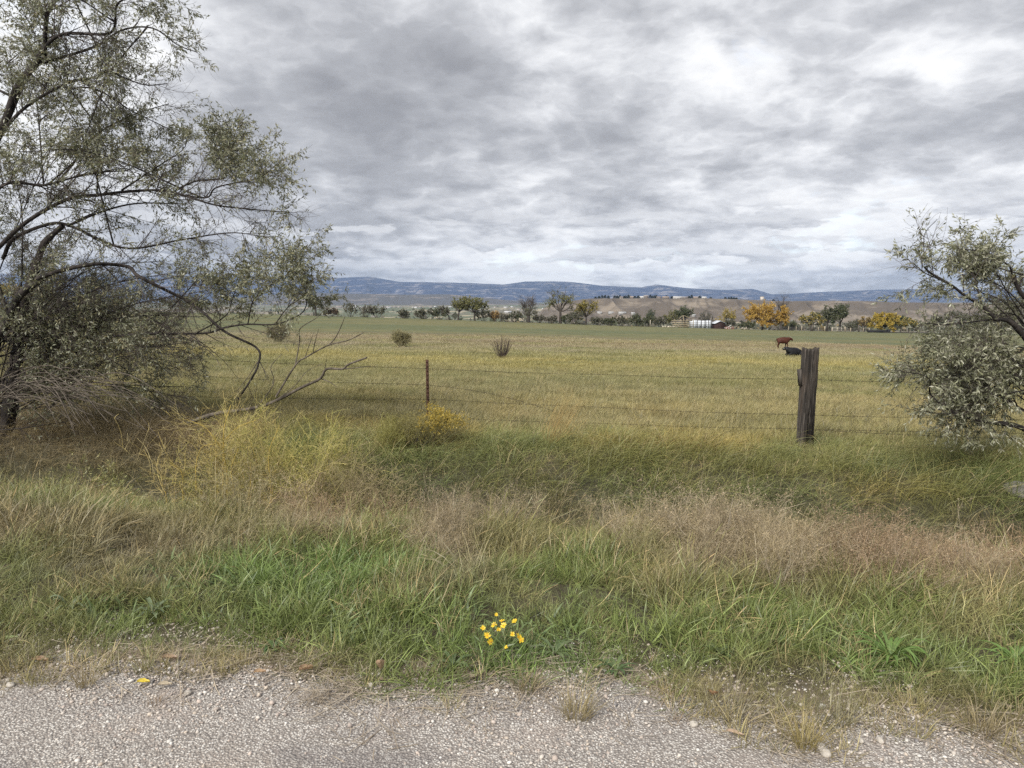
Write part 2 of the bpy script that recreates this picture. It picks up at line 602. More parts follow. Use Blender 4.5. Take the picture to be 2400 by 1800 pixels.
def field_tint(x, y):
    x = np.asarray(x, float); y = np.asarray(y, float)
    n1 = fbm(x * 0.16, y * 0.40, 11, 4); n2 = fbm(x * 0.7, y * 0.9, 12, 3)
    w = fbm(x * 0.08, y * 0.05, 16, 3)
    yy = y * (1 + 0.35 * (w - 0.5))
    c = mixc(np.tile(OLIVE, x.shape + (1,)), GREY, sm(n1, 0.38, 0.62))
    c = mixc(c, STRAW * 0.85, 0.45 * sm(n2, 0.5, 0.75))
    yb = np.exp(-((yy - 14.5) / 3.0) ** 2) * 0.25 + np.exp(-((yy - 34) / 7.5) ** 2) * 0.65
    c = mixc(c, YEL, yb * sm(n1 + 0.2 * n2, 0.30, 0.60))
    c = mixc(c, OLIVE * np.array([0.9, 0.95, 0.95]), np.exp(-((yy - 23) / 5.0) ** 2) * 0.6)
    c = mixc(c, TAN * 0.88, sm(yy, 42, 55) * sm(n1, 0.35, 0.6) * 0.7)
    c = mixc(c, BROWN * 1.25, sm(yy, 50, 75) * sm(fbm(x * 0.05, y * 0.25, 19, 3), 0.52, 0.66) * 0.7)
    ce = crop_edge(x, y)
    k = sm(y, ce - 3, ce + 3)
    stripe = fbm(x * 0.012, y * 0.16, 21, 3)
    cc = mixc(np.tile(CROP, x.shape + (1,)), CROP * np.array([1.35, 1.15, 1.1]), sm(stripe, 0.4, 0.65))
    cc = mixc(cc, BROWN, np.exp(-((y - ce - 6) / 4.0) ** 2) * 0.5)
    return mixc(c * np.array([1.05, 1.07, 1.0]), cc, k)


def valley_tint(x, y):
    a = fbm(x * 0.004, y * 0.0022, 41, 4); b = fbm(x * 0.02, y * 0.006, 42, 3)
    c = mixc(np.tile(np.array([0.17, 0.15, 0.11]), x.shape + (1,)), np.array([0.11, 0.125, 0.07]), sm(a, 0.42, 0.58))
    c = mixc(c, np.array([0.38, 0.32, 0.22]), sm(b, 0.60, 0.72) * (1 - sm(y, 2500, 5000)))
    return c


DULL = np.array([0.255, 0.220, 0.130])
VERGE_MAP = [(1200, 1500, 1500, 95, np.array([0.176, 0.228, 0.066]), .85), (150, 1260, 330, 85, DULL, .8), (480, 1265, 190, 55, TAN * .9, .7), (560, 1290, 70, 40, RUST, .6), (250, 1350, 280, 45, OLIVE * .92, .6), (20, 1300, 90, 70, RUST * 1.1, .4),
             (300, 1450, 500, 60, GREEN * 1.05, .7), (700, 1350, 290, 95, LUSH * 1.1, .95), (1050, 1270, 100, 130, TAN * .85, .8), (1330, 1340, 170, 90, OLIVE, .6),
             (830, 1170, 300, 40, TAN, .8), (1750, 1260, 260, 85, TAN, .95), (2180, 1270, 280, 110, TAN * .97, .95), (1830, 1430, 340, 40, GREEN, .85),
             (2280, 1450, 180, 80, STRAW * .75, .65), (1560, 1480, 250, 70, GREEN * 1.1, .6), (2050, 1560, 180, 60, LUSH * 1.15, .9), (1250, 1530, 230, 70, LUSH * 1.05, .9),
             (1330, 1450, 60, 40, STRAW * .8, .6), (1480, 1290, 120, 90, STRAW * .8, .6), (1000, 1480, 220, 60, GREEN, .6)]


def photo_xy(x, y, z):
    dx, dy, dz = x, y, z - EYE
    f = dy * CT - dz * ST; v = dy * ST + dz * CT
    return 1200 + 1714 * dx / f, 900 - 1714 * v / f


def verge_tint(x, y, r):
    """tint of one tuft of the roadside verge: which plants grow where"""
    x = np.asarray(x, float); y = np.asarray(y, float)
    n1 = fbm(x * 0.9, y * 1.2, 51, 4); n2 = fbm(x * 2.4, y * 2.4, 52, 3); n3 = fbm(x * 0.5 + 9, y * 0.8, 53, 3)
    u = y + 0.2 * x
    c = mixc(np.tile(GREEN, x.shape + (1,)), OLIVE, sm(n1, 0.40, 0.60))
    c = mixc(c, STRAW * 0.8, 0.5 * sm(n2, 0.54, 0.72))
    pu, pv = photo_xy(x, y, ground(x, y, False))
    pu = pu + 320 * (fbm(x * 1.4, y * 1.8, 54, 3) - 0.5); pv = pv + 170 * (fbm(x * 1.6, y * 2.0, 55, 3) - 0.5)
    for cx, cy, sx, sy, cc, wt in VERGE_MAP:
        k = wt * np.exp(-((pu - cx) / sx) ** 2 - ((pv - cy - 25) / sy) ** 2)
        c = mixc(c, cc, sm(k + 0.5 * (n2 - 0.5) * (k > .02), 0.25, 0.75) * wt)
    ditch = sm(u, 6.0, 6.5) * (1 - sm(u, 8.2, 8.6))
    d = mixc(np.tile(np.array([0.155, 0.170, 0.070]), x.shape + (1,)), np.array([0.235, 0.215, 0.110]), sm(n1, 0.42, 0.62))
    d = mixc(d, BROWN * 0.7, sm(n3, 0.58, 0.70) * 0.35 + 0.4 * sm(-x, 3.0, 4.0))
    c = mixc(c, d, ditch)
    bank = sm(u, 8.2, 8.6)
    b = mixc(np.tile(np.array([0.235, 0.245, 0.090]), x.shape + (1,)), YEL * 0.92, sm(n1, 0.44, 0.60))
    b = mixc(b, np.array([0.13, 0.175, 0.06]), sm(n3, 0.54, 0.64) * 0.6)
    b = mixc(b, BROWN * 1.2, sm(-x, 3.2, 4.2) * 0.75)
    c = mixc(c, b, bank)
    c = mixc(c, field_tint(x, y), sm(u, 10.2, 12.2))
    stray = r.random(x.shape) < 0.08
    c = np.where(stray[..., None], STRAW * 0.95, c)
    return c * r.uniform(0.75, 1.25, x.shape + (1,))


# ------------------------------------------------------------------ the ground sheet
def build_ground():
    ya = -8 + np.cumsum(np.full(24, 0.4))
    yb = np.arange(ya[-1] + 0.1, 12, 0.085)
    yc = np.geomspace(12.08, 13500, 250)
    ys = np.concatenate([ya, yb, yc])
    nt = 300
    tt = np.linspace(-1, 1, nt)
    tt = np.sign(tt) * (0.75 * np.abs(tt) + 0.25 * np.abs(tt) ** 3)
    hw = np.interp(ys, [-8, 0, 12, 60, 14000], [13, 11, 20, 75, 14500])
    X = tt[None] * hw[:, None]; Y = np.repeat(ys[:, None], nt, 1)
    Z = ground(X, Y)
    e = Y + 0.115 * X
    mb = MB()
    idx = np.arange(X.size).reshape(X.shape)
    q = np.stack([idx[:-1, :-1], idx[:-1, 1:], idx[1:, 1:], idx[1:, :-1]], -1).reshape(-1, 4)
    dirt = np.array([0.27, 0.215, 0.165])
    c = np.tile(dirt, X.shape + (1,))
    c = mixc(c, np.array([0.060, 0.052, 0.032]), sm(Y - grass_edge(X), -0.05, 0.3))  # soil under the grass, darkened to paint in shade between tufts
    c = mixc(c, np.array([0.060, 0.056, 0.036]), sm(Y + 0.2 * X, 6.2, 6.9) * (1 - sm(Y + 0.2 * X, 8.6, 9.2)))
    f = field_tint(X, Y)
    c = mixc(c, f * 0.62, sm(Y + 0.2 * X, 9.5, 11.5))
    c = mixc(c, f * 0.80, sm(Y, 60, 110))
    c = mixc(c, valley_tint(X, Y), sm(Y + 8 * (fbm(X * .03, Y * .03, 3, 2) - .5), 262, 275))
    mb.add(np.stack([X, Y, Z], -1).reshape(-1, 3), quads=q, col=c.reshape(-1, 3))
    m, w, b = mat_new('soil_and_turf')
    a = w.new('ShaderNodeAttribute', attribute_name='col', attribute_type='GEOMETRY').outputs['Color']
    geo = w.new('ShaderNodeNewGeometry').outputs['Position']
    n = w.noise(geo, 5.0, 8, 0.65)
    n2 = w.noise(geo, 0.35, 8, 0.65)
    k = w.m('MULTIPLY', w.rng(n, 0.3, 0.7, 0.7, 1.3, smooth=False), w.rng(n2, 0.3, 0.7, 0.75, 1.25, smooth=False))
    w.put(b.inputs['Base Color'], w.vm('SCALE', a, k))
    b.inputs['Roughness'].default_value = 0.95
    bp = w.new('ShaderNodeBump'); bp.inputs['Strength'].default_value = 0.6; bp.inputs['Distance'].default_value = 0.03
    w.put(bp.inputs['Height'], n); w.l.new(bp.outputs[0], b.inputs['Normal'])
    o = mb.build('ground', m, smooth=True)
    tag(o, 'soil and turf of the verge, pasture and valley', kind='structure')
    return o


build_ground()


def road_edge(x):
    return grass_edge(x) + 0.02 + 0.16 * (fbm(x * 1.3, x * 0, 61, 3) - 0.5) + 0.10 * (fbm(x * 5, x * 0, 62, 2) - 0.5)


def build_road():
    xs = np.arange(-9, 9.01, 0.06); ny = 90
    s = np.linspace(0, 1, ny)
    ye = road_edge(xs)
    X = np.repeat(xs[None], ny, 0); Y = -3.5 + (ye[None] + 3.5) * s[:, None]
    Z = 0.004 + 0.006 * (1 - sm(Y - ye[None], -0.5, 0)) + 0 * X
    Z = np.maximum(Z, ground(X, Y) + 0.004)
    mb = MB()
    idx = np.arange(X.size).reshape(X.shape)
    q = np.stack([idx[:-1, :-1], idx[:-1, 1:], idx[1:, 1:], idx[1:, :-1]], -1).reshape(-1, 4)
    mb.add(np.stack([X, Y, Z], -1).reshape(-1, 3), quads=q)
    m, w, b = mat_new('chip_seal')
    geo = w.new('ShaderNodeNewGeometry').outputs['Position']
    vd = w.voro(geo, 115, 'Distance'); vc = w.voro(geo, 115, 'Color')
    t = w.sep(vc)[0]
    stone = w.ramp(t, [(0.0, (0.23, 0.21, 0.192)), (0.3, (0.39, 0.358, 0.325)), (0.7, (0.54, 0.505, 0.46)), (1.0, (0.70, 0.67, 0.63))])
    gap = w.rng(vd, 0.35, 0.62)
    c = w.mix(gap, stone, (0.25, 0.222, 0.20))
    big = w.noise(geo, 1.6, 5, 0.6)
    c = w.mix(w.rng(big, 0.56, 0.72, 0, 0.55), c, (0.26, 0.215, 0.175))
    tar = w.noise(w.vm('MULTIPLY', geo, (0.8, 2.2, 1)), 1.3, 6, 0.65)
    near = w.rng(w.sep(geo)[1], 1.9, 2.75, 1, 0.25)
    c = w.mix(w.m('MULTIPLY', w.rng(tar, 0.50, 0.64), w.m('MULTIPLY', near, 0.7)), c, (0.135, 0.122, 0.125))
    cw = w.vm('ADD', geo, w.vm('SCALE', w.noise(geo, 4.0, 5, 0.6, out=1), 0.35))
    cr = w.voro(cw, 0.9, 'Distance', 'DISTANCE_TO_EDGE')
    c = w.mix(w.m('MULTIPLY', w.rng(cr, 0.001, 0.007, 0.45, 0), w.rng(w.noise(geo, 1.1, 3, 0.5), 0.48, 0.60)), c, (0.10, 0.088, 0.082))
    dust = w.noise(geo, 3.1, 5, 0.6)
    c = w.mix(w.rng(dust, 0.50, 0.72, 0, 0.45), c, (0.36, 0.30, 0.26))
    w.put(b.inputs['Base Color'], c)
    bp = w.new('ShaderNodeBump'); bp.inputs['Strength'].default_value = 0.9; bp.inputs['Distance'].default_value = 0.008
    w.put(bp.inputs['Height'], w.m('SUBTRACT', 1.0, vd)); w.l.new(bp.outputs[0], b.inputs['Normal'])
    b.inputs['Roughness'].default_value = 0.85
    o = mb.build('road', m, smooth=True)
    tag(o, 'pale pinkish chip seal road with crumbling edge', kind='structure')


build_road()


# ------------------------------------------------------------------ scattering masses nobody could count
def source_collection(name, meshes):
    c = bpy.data.collections.new(name)
    for i, me in enumerate(meshes):
        o = bpy.data.objects.new('%s_%02d' % (name, i), me)
        c.objects.link(o)
    return c


def scatter(name, label, coll, P, rot, scl, idx, tint):
    N = len(P)
    me = bpy.data.meshes.new(name)
    me.vertices.add(N); me.vertices.foreach_set('co', np.asarray(P, np.float32).ravel())
    for nm, ty, key, arr in (('rot', 'FLOAT_VECTOR', 'vector', rot), ('scl', 'FLOAT_VECTOR', 'vector', scl), ('pick', 'INT', 'value', idx)):
        a = me.attributes.new(nm, ty, 'POINT')
        a.data.foreach_set(key, np.asarray(arr, np.int32 if ty == 'INT' else np.float32).ravel())
    a = me.attributes.new('tint', 'FLOAT_COLOR', 'POINT')
    a.data.foreach_set('color', np.concatenate([tint, np.ones((N, 1))], 1).astype(np.float32).ravel())
    o = bpy.data.objects.new(name, me); COL.objects.link(o)
    ng = bpy.data.node_groups.new(name, 'GeometryNodeTree')
    ng.interface.new_socket('Geometry', in_out='INPUT', socket_type='NodeSocketGeometry')
    ng.interface.new_socket('Geometry', in_out='OUTPUT', socket_type='NodeSocketGeometry')
    gi = ng.nodes.new('NodeGroupInput'); go = ng.nodes.new('NodeGroupOutput')
    ci = ng.nodes.new('GeometryNodeCollectionInfo')
    ci.inputs[0].default_value = coll
    ci.inputs['Separate Children'].default_value = True
    ci.inputs['Reset Children'].default_value = True
    ip = ng.nodes.new('GeometryNodeInstanceOnPoints')
    ip.inputs['Pick Instance'].default_value = True

    def named(n, t):
        nd = ng.nodes.new('GeometryNodeInputNamedAttribute'); nd.data_type = t
        nd.inputs['Name'].default_value = n
        return nd.outputs[0]
    er = ng.nodes.new('FunctionNodeEulerToRotation')
    L = ng.links
    L.new(named('rot', 'FLOAT_VECTOR'), er.inputs[0])
    L.new(gi.outputs[0], ip.inputs['Points']); L.new(ci.outputs[0], ip.inputs['Instance'])
    L.new(named('pick', 'INT'), ip.inputs['Instance Index'])
    L.new(er.outputs[0], ip.inputs['Rotation']); L.new(named('scl', 'FLOAT_VECTOR'), ip.inputs['Scale'])
    L.new(ip.outputs[0], go.inputs[0])
    md = o.modifiers.new('scatter', 'NODES'); md.node_group = ng
    tag(o, label, kind='stuff')
    return o


def tuft_mb(n, h, spread, w, tilt, bend, r, lean=0.25, seg=5, tipc=(1.1, 1.05, 0.9), heads=0, mb=None, at0=(0, 0, 0), base=(1, 1, 1)):
    """a tuft of n tapering curved blades; lean pushes them the way the wind blows (+x)"""
    mb = mb or MB()
    a = r.uniform(0, 2 * math.pi, n); rr = spread * np.sqrt(r.random(n))
    root = np.stack([np.cos(a) * rr, np.sin(a) * rr, np.zeros(n) - 0.01], -1) + np.asarray(at0)
    az = a + r.normal(0, 0.9, n)
    tl = np.abs(r.normal(tilt, tilt * 0.5, n))
    d = np.stack([np.cos(az) * np.sin(tl) + lean * r.uniform(0.2, 1, n), np.sin(az) * np.sin(tl), np.cos(tl)], -1)
    d = unit(d)
    H = h * r.uniform(0.45, 1.1, n)
    bd = bend * r.uniform(0.2, 1.3, n)
    hor = d.copy(); hor[:, 2] = 0; hor = unit(hor + 1e-4)
    s = np.linspace(0, 1, seg)
    pts = root[:, None] + H[:, None, None] * (d[:, None] * s[None, :, None] + (hor * bd[:, None])[:, None] * (s ** 2)[None, :, None] * 0.6
                                             + np.array([0, 0, -1])[None, None] * (bd[:, None] * s[None] ** 2.3)[..., None] * 0.55)
    pts[:, 1:, :2] += r.normal(0, 0.012, (n, 1, 2)) * H[:, None, None] * 2 * s[None, 1:, None]
    side = unit(np.stack([np.sin(az), -np.cos(az), r.normal(0, 0.25, n)], -1) + r.normal(0, 0.35, (n, 3)))
    wid = w * r.uniform(0.6, 1.25, n)[:, None] * np.array([0.85, 1.0, 0.8, 0.5, 0.08])[None] if seg == 5 else w * r.uniform(0.6, 1.2, n)[:, None] * np.linspace(1, 0.08, seg)[None]
    j = r.uniform(0.55, 1.35, (n, 1, 1)) * np.where(r.random((n, 1, 1)) < 0.14, 1.35, 1.0)
    c = (np.asarray(base) * (1 - s[:, None] ** 2) + np.asarray(base) * np.asarray(tipc) * s[:, None] ** 2)[None] * j
    strips(mb, pts, wid * 0.5, side, c)
    if heads:
        hp = pts[:heads, -1]; dv = unit(pts[:heads, -1] - pts[:heads, -2])
        K = len(hp)
        t = np.linspace(-0.07, 0.015, 4)
        hpt = hp[:, None] + dv[:, None] * t[None, :, None] * (h / 0.4)
        hw = np.array([0.0008, 0.0022, 0.0020, 0.0004])[None] * np.ones((K, 1))
        strips(mb, hpt, hw, side[:K], np.tile(np.array([1.15, 1.05, 0.95]), (K, 4, 1)))
    return mb


def weed_mb(h, w, r, stems=7, sub=7, twg=5, thick=0.0022, seeds=True, lean=0.15, upright=0.9):
    """a dry, much branched weed: stalks, side shoots, fine twigs with seed scraps"""
    mb = MB()
    a = r.uniform(0, 2 * math.pi, stems)
    S = 6; s = np.linspace(0, 1, S)
    d = unit(np.stack([np.cos(a) * r.uniform(0.1, 1 - upright * 0.4, stems) + lean, np.sin(a) * r.uniform(0.1, 1 - upright * 0.4, stems), np.full(stems, upright)], -1))
    H = h * r.uniform(0.6, 1.05, stems)
    cv = r.normal(0, 0.14, (stems, 3))
    P = (np.stack([np.cos(a), np.sin(a), 0 * a], -1) * 0.03)[:, None] + H[:, None, None] * (d[:, None] * s[None, :, None] + cv[:, None] * (s ** 2)[None, :, None])
    R = np.full((stems, S), 1.0) * np.linspace(1.5, 0.6, S)[None] * thick
    allp = [(P, R)]
    P2, R2 = spawn(P, R, sub, 0.2, 1.0, (w * 0.3, w * 0.75), 0.9, 0.12, 5, r, 0.7, 0.75, 0.35, thick * 0.5)
    P3, R3 = spawn(P2, R2, twg, 0.15, 1.0, (w * 0.12, w * 0.34), 0.9, 0.1, 4, r, 0.7, 0.8, 0.4, thick * 0.38)
    for p, q in ((P, R), (P2, R2), (P3, R3)):
        K = len(p)
        sd = unit(np.cross(p[:, -1] - p[:, 0], r.normal(size=(K, 3))))
        c = np.ones((K, 3)) * r.uniform(0.75, 1.25, (K, 1))
        strips(mb, p, q, sd, c)
    if seeds:
        leaves(mb, P3, 2, 0.2, (0.006, 0.016), (0.003, 0.006), [(1.05, 1.0, 0.95), (0.8, 0.72, 0.66), (1.15, 1.08, 1.0)], r, -0.1)
    return mb


def make_sources():
    r = np.random.default_rng(21)
    S = {}
    S['fine'] = [tuft_mb(16, 0.20, 0.05, 0.0036, 0.45, 0.7, r, 0.25).mesh('fine_grass', M_BLADE) for _ in range(7)]
    S['broad'] = [tuft_mb(11, 0.19, 0.05, 0.0074, 0.6, 0.8, r, 0.15, tipc=(1.05, 1.05, 1.0)).mesh('broad_grass', M_BLADE) for _ in range(5)]
    S['tall'] = [tuft_mb(15, 0.27, 0.06, 0.0036, 0.32, 0.75, r, 0.35, tipc=(1.25, 1.1, 0.95), heads=4).mesh('tall_grass', M_BLADE) for _ in range(6)]
    S['drape'] = [tuft_mb(22, 0.55, 0.09, 0.0036, 0.5, 1.25, r, 0.45, tipc=(1.15, 1.05, 0.9)).mesh('draping_grass', M_BLADE) for _ in range(6)]
    S['field'] = [tuft_mb(26, 0.26, 0.16, 0.0045, 0.35, 0.6, r, 0.25, tipc=(1.2, 1.1, 0.95), heads=5).mesh('pasture_grass', M_BLADE) for _ in range(6)]
    S['far'] = [tuft_mb(34, 0.24, 0.42, 0.012, 0.4, 0.5, r, 0.2, seg=4).mesh('far_pasture_grass', M_BLADE) for _ in range(5)]
    S['herb'] = [tuft_mb(13, 0.10, 0.06, 0.013, 0.85, 0.55, r, 0.05, tipc=(1.05, 1.05, 1.0)).mesh('low_herb', M_BLADE) for _ in range(5)]
    S['short'] = [tuft_mb(22, 0.10, 0.035, 0.0026, 0.5, 0.35, r, 0.08, tipc=(1.1, 1.0, 0.85)).mesh('short_dry_grass', M_BLADE) for _ in range(5)]
    S['weed'] = [weed_mb(0.45, 0.34, r, lean=0.3, upright=0.75).mesh('dry_weed', M_TWIG_I) for _ in range(6)]
    S['wisp'] = [weed_mb(0.38, 0.20, r, stems=4, sub=5, twg=4, thick=0.0016, upright=1.0).mesh('wispy_weed', M_TWIG_I) for _ in range(5)]
    lit = []
    for _ in range(4):
        mb = MB(); n = 14
        p0 = np.concatenate([r.normal(0, 0.05, (n, 2)), r.uniform(0.002, 0.012, (n, 1))], 1)
        az = r.uniform(0, 6.28, n); d = np.stack([np.cos(az), np.sin(az), r.normal(0, 0.08, n)], -1)
        L = r.uniform(0.04, 0.14, n); s = np.linspace(0, 1, 4)
        cv = r.normal(0, 0.12, (n, 3)); cv[:, 2] = 0.02
        pts = p0[:, None] + L[:, None, None] * (d[:, None] * s[None, :, None] + cv[:, None] * (s ** 2)[None, :, None])
        strips(mb, pts, np.full((n, 4), 0.0013), unit(np.stack([-d[:, 1], d[:, 0], 0 * az + 0.2], -1)), np.ones((n, 3)) * r.uniform(0.7, 1.3, (n, 1)))
        lit.append(mb.mesh('straw_litter', M_TWIG_I))
    S['litter'] = lit
    st = []
    for k in range(8):
        bm = bmesh.new(); bmesh.ops.create_icosphere(bm, subdivisions=1, radius=1.0)
        sq = r.uniform(0.6, 1.15, 3); sq[2] = r.uniform(0.45, 0.8)
        mb = MB()
        bm.verts.ensure_lookup_table()
        v = np.array([vv.co[:] for vv in bm.verts]) * sq * (1 + r.normal(0, 0.11, (len(bm.verts), 1)))
        mb.add(v, tris=[[vv.index for vv in f.verts] for f in bm.faces], col=(1, 1, 1))
        st.append(mb.mesh('stone', M_STONE)); bm.free()
    S['stone'] = st
    return {k: (source_collection('source_' + k, v), len(v)) for k, v in S.items()}


SRC = make_sources()


def lay(name, label, kind, x, y, tint, smin, smax, r, z=None, tilt=0.12, flat_share=0.0, yaw=None):
    coll, nv = SRC[kind]
    n = len(x)
    if z is None:
        z = ground(x, y)
    P = np.stack([x, y, z], -1)
    rz = r.normal(0, 0.7, n) if yaw is None else yaw
    tl = np.where(r.random(n) < flat_share, 0.75, tilt)
    rot = np.stack([r.normal(0, 1, n) * tl, r.normal(0, 1, n) * tl, rz], -1)
    sc = r.uniform(smin, smax, n) if not isinstance(smin, np.ndarray) else smin
    scl = np.stack([sc, sc, sc * r.uniform(0.8, 1.2, n)], -1)
    return scatter(name, label, coll, P, rot, scl, r.integers(0, nv, n), tint)


def region(r, n, x0, x1, y0, y1):
    return r.uniform(x0, x1, n), r.uniform(y0, y1, n)


def edge_e(x):
    """depth where the verge grass begins"""
    return grass_edge(x) - 0.07 + 0.24 * (fbm(x * 1.9 + 3, x * 0, 71, 3) - 0.5)


def build_cover():
    r = np.random.default_rng(3)
    # --- roadside verge
    x, y = region(r, 66000, -7.5, 7.5, 2.0, 8.2)
    u = y + 0.2 * x
    k = (y > edge_e(x) + 0.06 * r.normal(size=len(x))) & (u < 6.5) & (fbm(x * 4.5, y * 4.5, 74, 2) + 0.3 * r.random(len(x)) > np.where(y < edge_e(x) + 0.5, 0.40, 0.50))
    x, y = x[k], y[k]
    t = verge_tint(x, y, r)
    gr = (t[:, 1] > t[:, 0] * 1.12)
    sel = r.random(len(x))
    e = y - edge_e(x)
    grow = np.clip(0.55 + 0.22 * e, 0.5, 0.95) * (0.35 + 1.3 * fbm(x * 2.0, y * 2.4, 72, 3))
    b = gr & (sel < 0.34) & (fbm(x * 1.1, y * 1.1, 75, 2) > 0.42)
    ta = (~b) & (e > 0.5) & (sel > np.where(gr, 0.93, 0.72))
    f = ~(b | ta)
    for m, kd, nm, lb in ((f, 'fine', 'verge_grass', 'fine green and olive grass of the roadside verge'),
                          (b, 'broad', 'broad_grass', 'broad bladed lush green grass of the verge'),
                          (ta, 'tall', 'tall_grass', 'taller seeding straw coloured grass of the verge')):
        lay(nm, lb, kd, x[m], y[m], t[m], grow[m] * r.uniform(0.7, 1.3, m.sum()), 0, r, tilt=0.30, flat_share=0.26, yaw=r.normal(0, 1.15, m.sum()))
    x, y = region(r, 16000, -7, 7, 2.2, 5.6)
    n = fbm(x * 1.5 + 7, y * 1.8, 79, 3)
    pu, pv = photo_xy(x, y, ground(x, y, False))
    w = np.exp(-((pu - 1250) / 300) ** 2 - ((pv - 1530) / 80) ** 2) + 0.8 * np.exp(-((pu - 750) / 300) ** 2 - ((pv - 1400) / 90) ** 2) + 0.6 * np.exp(-((pu - 2000) / 250) ** 2 - ((pv - 1550) / 70) ** 2) + 0.3 * np.exp(-((pu - 250) / 250) ** 2 - ((pv - 1450) / 50) ** 2)
    k = (y > edge_e(x) + 0.04) & (r.random(len(x)) < w * sm(n, 0.40, 0.58) * 0.6)
    x, y = x[k], y[k]
    t = mixc(np.tile(np.array([0.120, 0.175, 0.062]), (len(x), 1)), np.array([0.17, 0.215, 0.095]), r.random(len(x))) * r.uniform(0.8, 1.2, (len(x), 1))
    lay('verge_herbs', 'low broad leaved green herbs matted in the verge', 'herb', x, y, t, 0.6, 1.35, r, tilt=0.2, yaw=r.uniform(0, 6.28, len(x)))
    # --- dry fringe beside the gravel
    x, y = region(r, 10000, -7, 7, 1.8, 4.4)
    dd = y - edge_e(x)
    k = (np.abs(dd + 0.03) < 0.12 * (0.3 + 1.4 * fbm(x * 2.2, y * 2.2, 76, 3))) & (fbm(x * 3, y * 3, 77, 2) > 0.46)
    x, y = x[k], y[k]
    t = mixc(np.tile(STRAW * 0.95, (len(x), 1)), OLIVE * 1.2, r.random(len(x))) * r.uniform(0.75, 1.2, (len(x), 1))
    lay('fringe_grass', 'short dry grass fringing the gravel', 'short', x, y, t, 0.6, 1.35, r, tilt=0.2)
    x, y = region(r, 16000, -7, 7, 2.0, 4.2)
    dd = y - edge_e(x)
    k = r.random(len(x)) < 0.6 * np.exp(-((dd + 0.0) / 0.16) ** 2) * (0.1 + fbm(x * 2, y * 2, 78, 3))
    x, y = x[k], y[k]
    t = mixc(np.tile(np.array([0.40, 0.34, 0.26]), (len(x), 1)), BROWN, r.random(len(x)) * 0.6)
    lay('straw_litter', 'dead straw lying along the gravel edge', 'litter', x, y, t, 0.6, 1.3, r, z=ground(x, y) + 0.008, tilt=0.05, yaw=r.uniform(0, 6.28, len(x)))
    # --- dry weeds
    x, y = region(r, 7500, -7, 7.5, 3.9, 8.3)
    u = y + 0.2 * x
    nz = fbm(x * 1.2 + 4, y * 1.6, 81, 4)
    pu, pv = photo_xy(x, y, ground(x, y, False))
    dens = 0.03
    for cx, cy, sx, sy, wt in ((1750, 1250, 260, 85, 1.0), (2180, 1270, 280, 100, .95), (1055, 1260, 85, 110, .7), (780, 1180, 200, 35, .55), (480, 1270, 150, 40, .35), (1480, 1220, 160, 35, .3), (1120, 1190, 90, 40, .5)):
        dens = dens + wt * np.exp(-((pu - cx) / sx) ** 2 - ((pv - cy - 30) / sy) ** 2)
    k = (r.random(len(x)) < dens * sm(nz, 0.38, 0.62) * 0.72) & (u < 6.5) & (u > 4.2)
    x, y = x[k], y[k]
    t = mixc(np.tile(TAN * 0.95, (len(x), 1)), STRAW * 0.9, r.random(len(x)) * 0.8)
    t = mixc(t, OLIVE, sm(fbm(x * 1.3 + 2, y * 1.6, 84, 3), 0.48, 0.62) * 0.7)
    t = mixc(t, RUST * 1.25, sm(fbm(x * 0.8, y * 0.8, 83, 3), 0.52, 0.66) * 0.6) * r.uniform(0.8, 1.2, (len(x), 1))
    h = r.random(len(x)) < 0.6
    lay('dry_weeds', 'tangled pinkish tan dry weeds along the ditch', 'weed', x[h], y[h], t[h], (0.25 + 0.95 * fbm(x * 1.8, y * 1.8, 86, 3))[h] * r.uniform(.75, 1.25, h.sum()), 0, r, tilt=0.25)
    lay('wispy_weeds', 'thin wispy dry stalks among the verge grass', 'wisp', x[~h], y[~h], t[~h], 0.6, 1.05, r, tilt=0.25)
    # --- the ditch and its far bank
    x, y = region(r, 30000, -11, 10.5, 4.6, 13)
    u = y + 0.2 * x
    k = (u > 6.2) & (u < 9.9)
    x, y, u = x[k], y[k], u[k]
    t = verge_tint(x, y, r)
    hgt = np.interp(u, [5.9, 6.6, 7.4, 8.4, 9.0], [0.50, 0.55, 0.80, 0.95, 0.90]) * (0.6 + 0.8 * fbm(x * 1.3, y * 1.3, 85, 3))
    dr = (r.random(len(x)) < 0.55)
    lay('bank_grass', 'long wind combed grass hanging over the ditch bank', 'drape', x[dr], y[dr], t[dr], hgt[dr] * r.uniform(0.7, 1.2, dr.sum()), 0, r, tilt=0.25)
    lay('ditch_grass', 'tall seeding grass in the ditch', 'tall', x[~dr], y[~dr], t[~dr], hgt[~dr] * r.uniform(0.8, 1.4, (~dr).sum()), 0, r, tilt=0.2)
    # --- pasture
    x, y = region(r, 90000, -26, 26, 7, 27)
    u = y + 0.2 * x
    k = (u > 9.5) & (np.abs(x) < 0.8 * y + 2.5) & (r.random(len(x)) < np.interp(y, [8, 14, 27], [1, 0.9, 0.55]))
    x, y = x[k], y[k]
    t = verge_tint(x, y, r)
    sc = (0.45 + 0.65 * fbm(x * 0.9, y * 0.9, 91, 4)) * r.uniform(0.75, 1.2, len(x))
    lay('pasture_grass', 'dry grass of the near pasture behind the fence', 'field', x, y, t, sc, 0, r)
    # beyond: fewer, wider tufts
    yy = 27 * (115 / 27) ** r.random(52000)
    x = r.uniform(-0.85, 0.85, len(yy)) * yy
    k = yy < crop_edge(x, yy) + r.normal(0, 2.5, len(x))
    x, y = x[k], yy[k]
    t = field_tint(x, y) * r.uniform(0.85, 1.2, (len(x), 1))
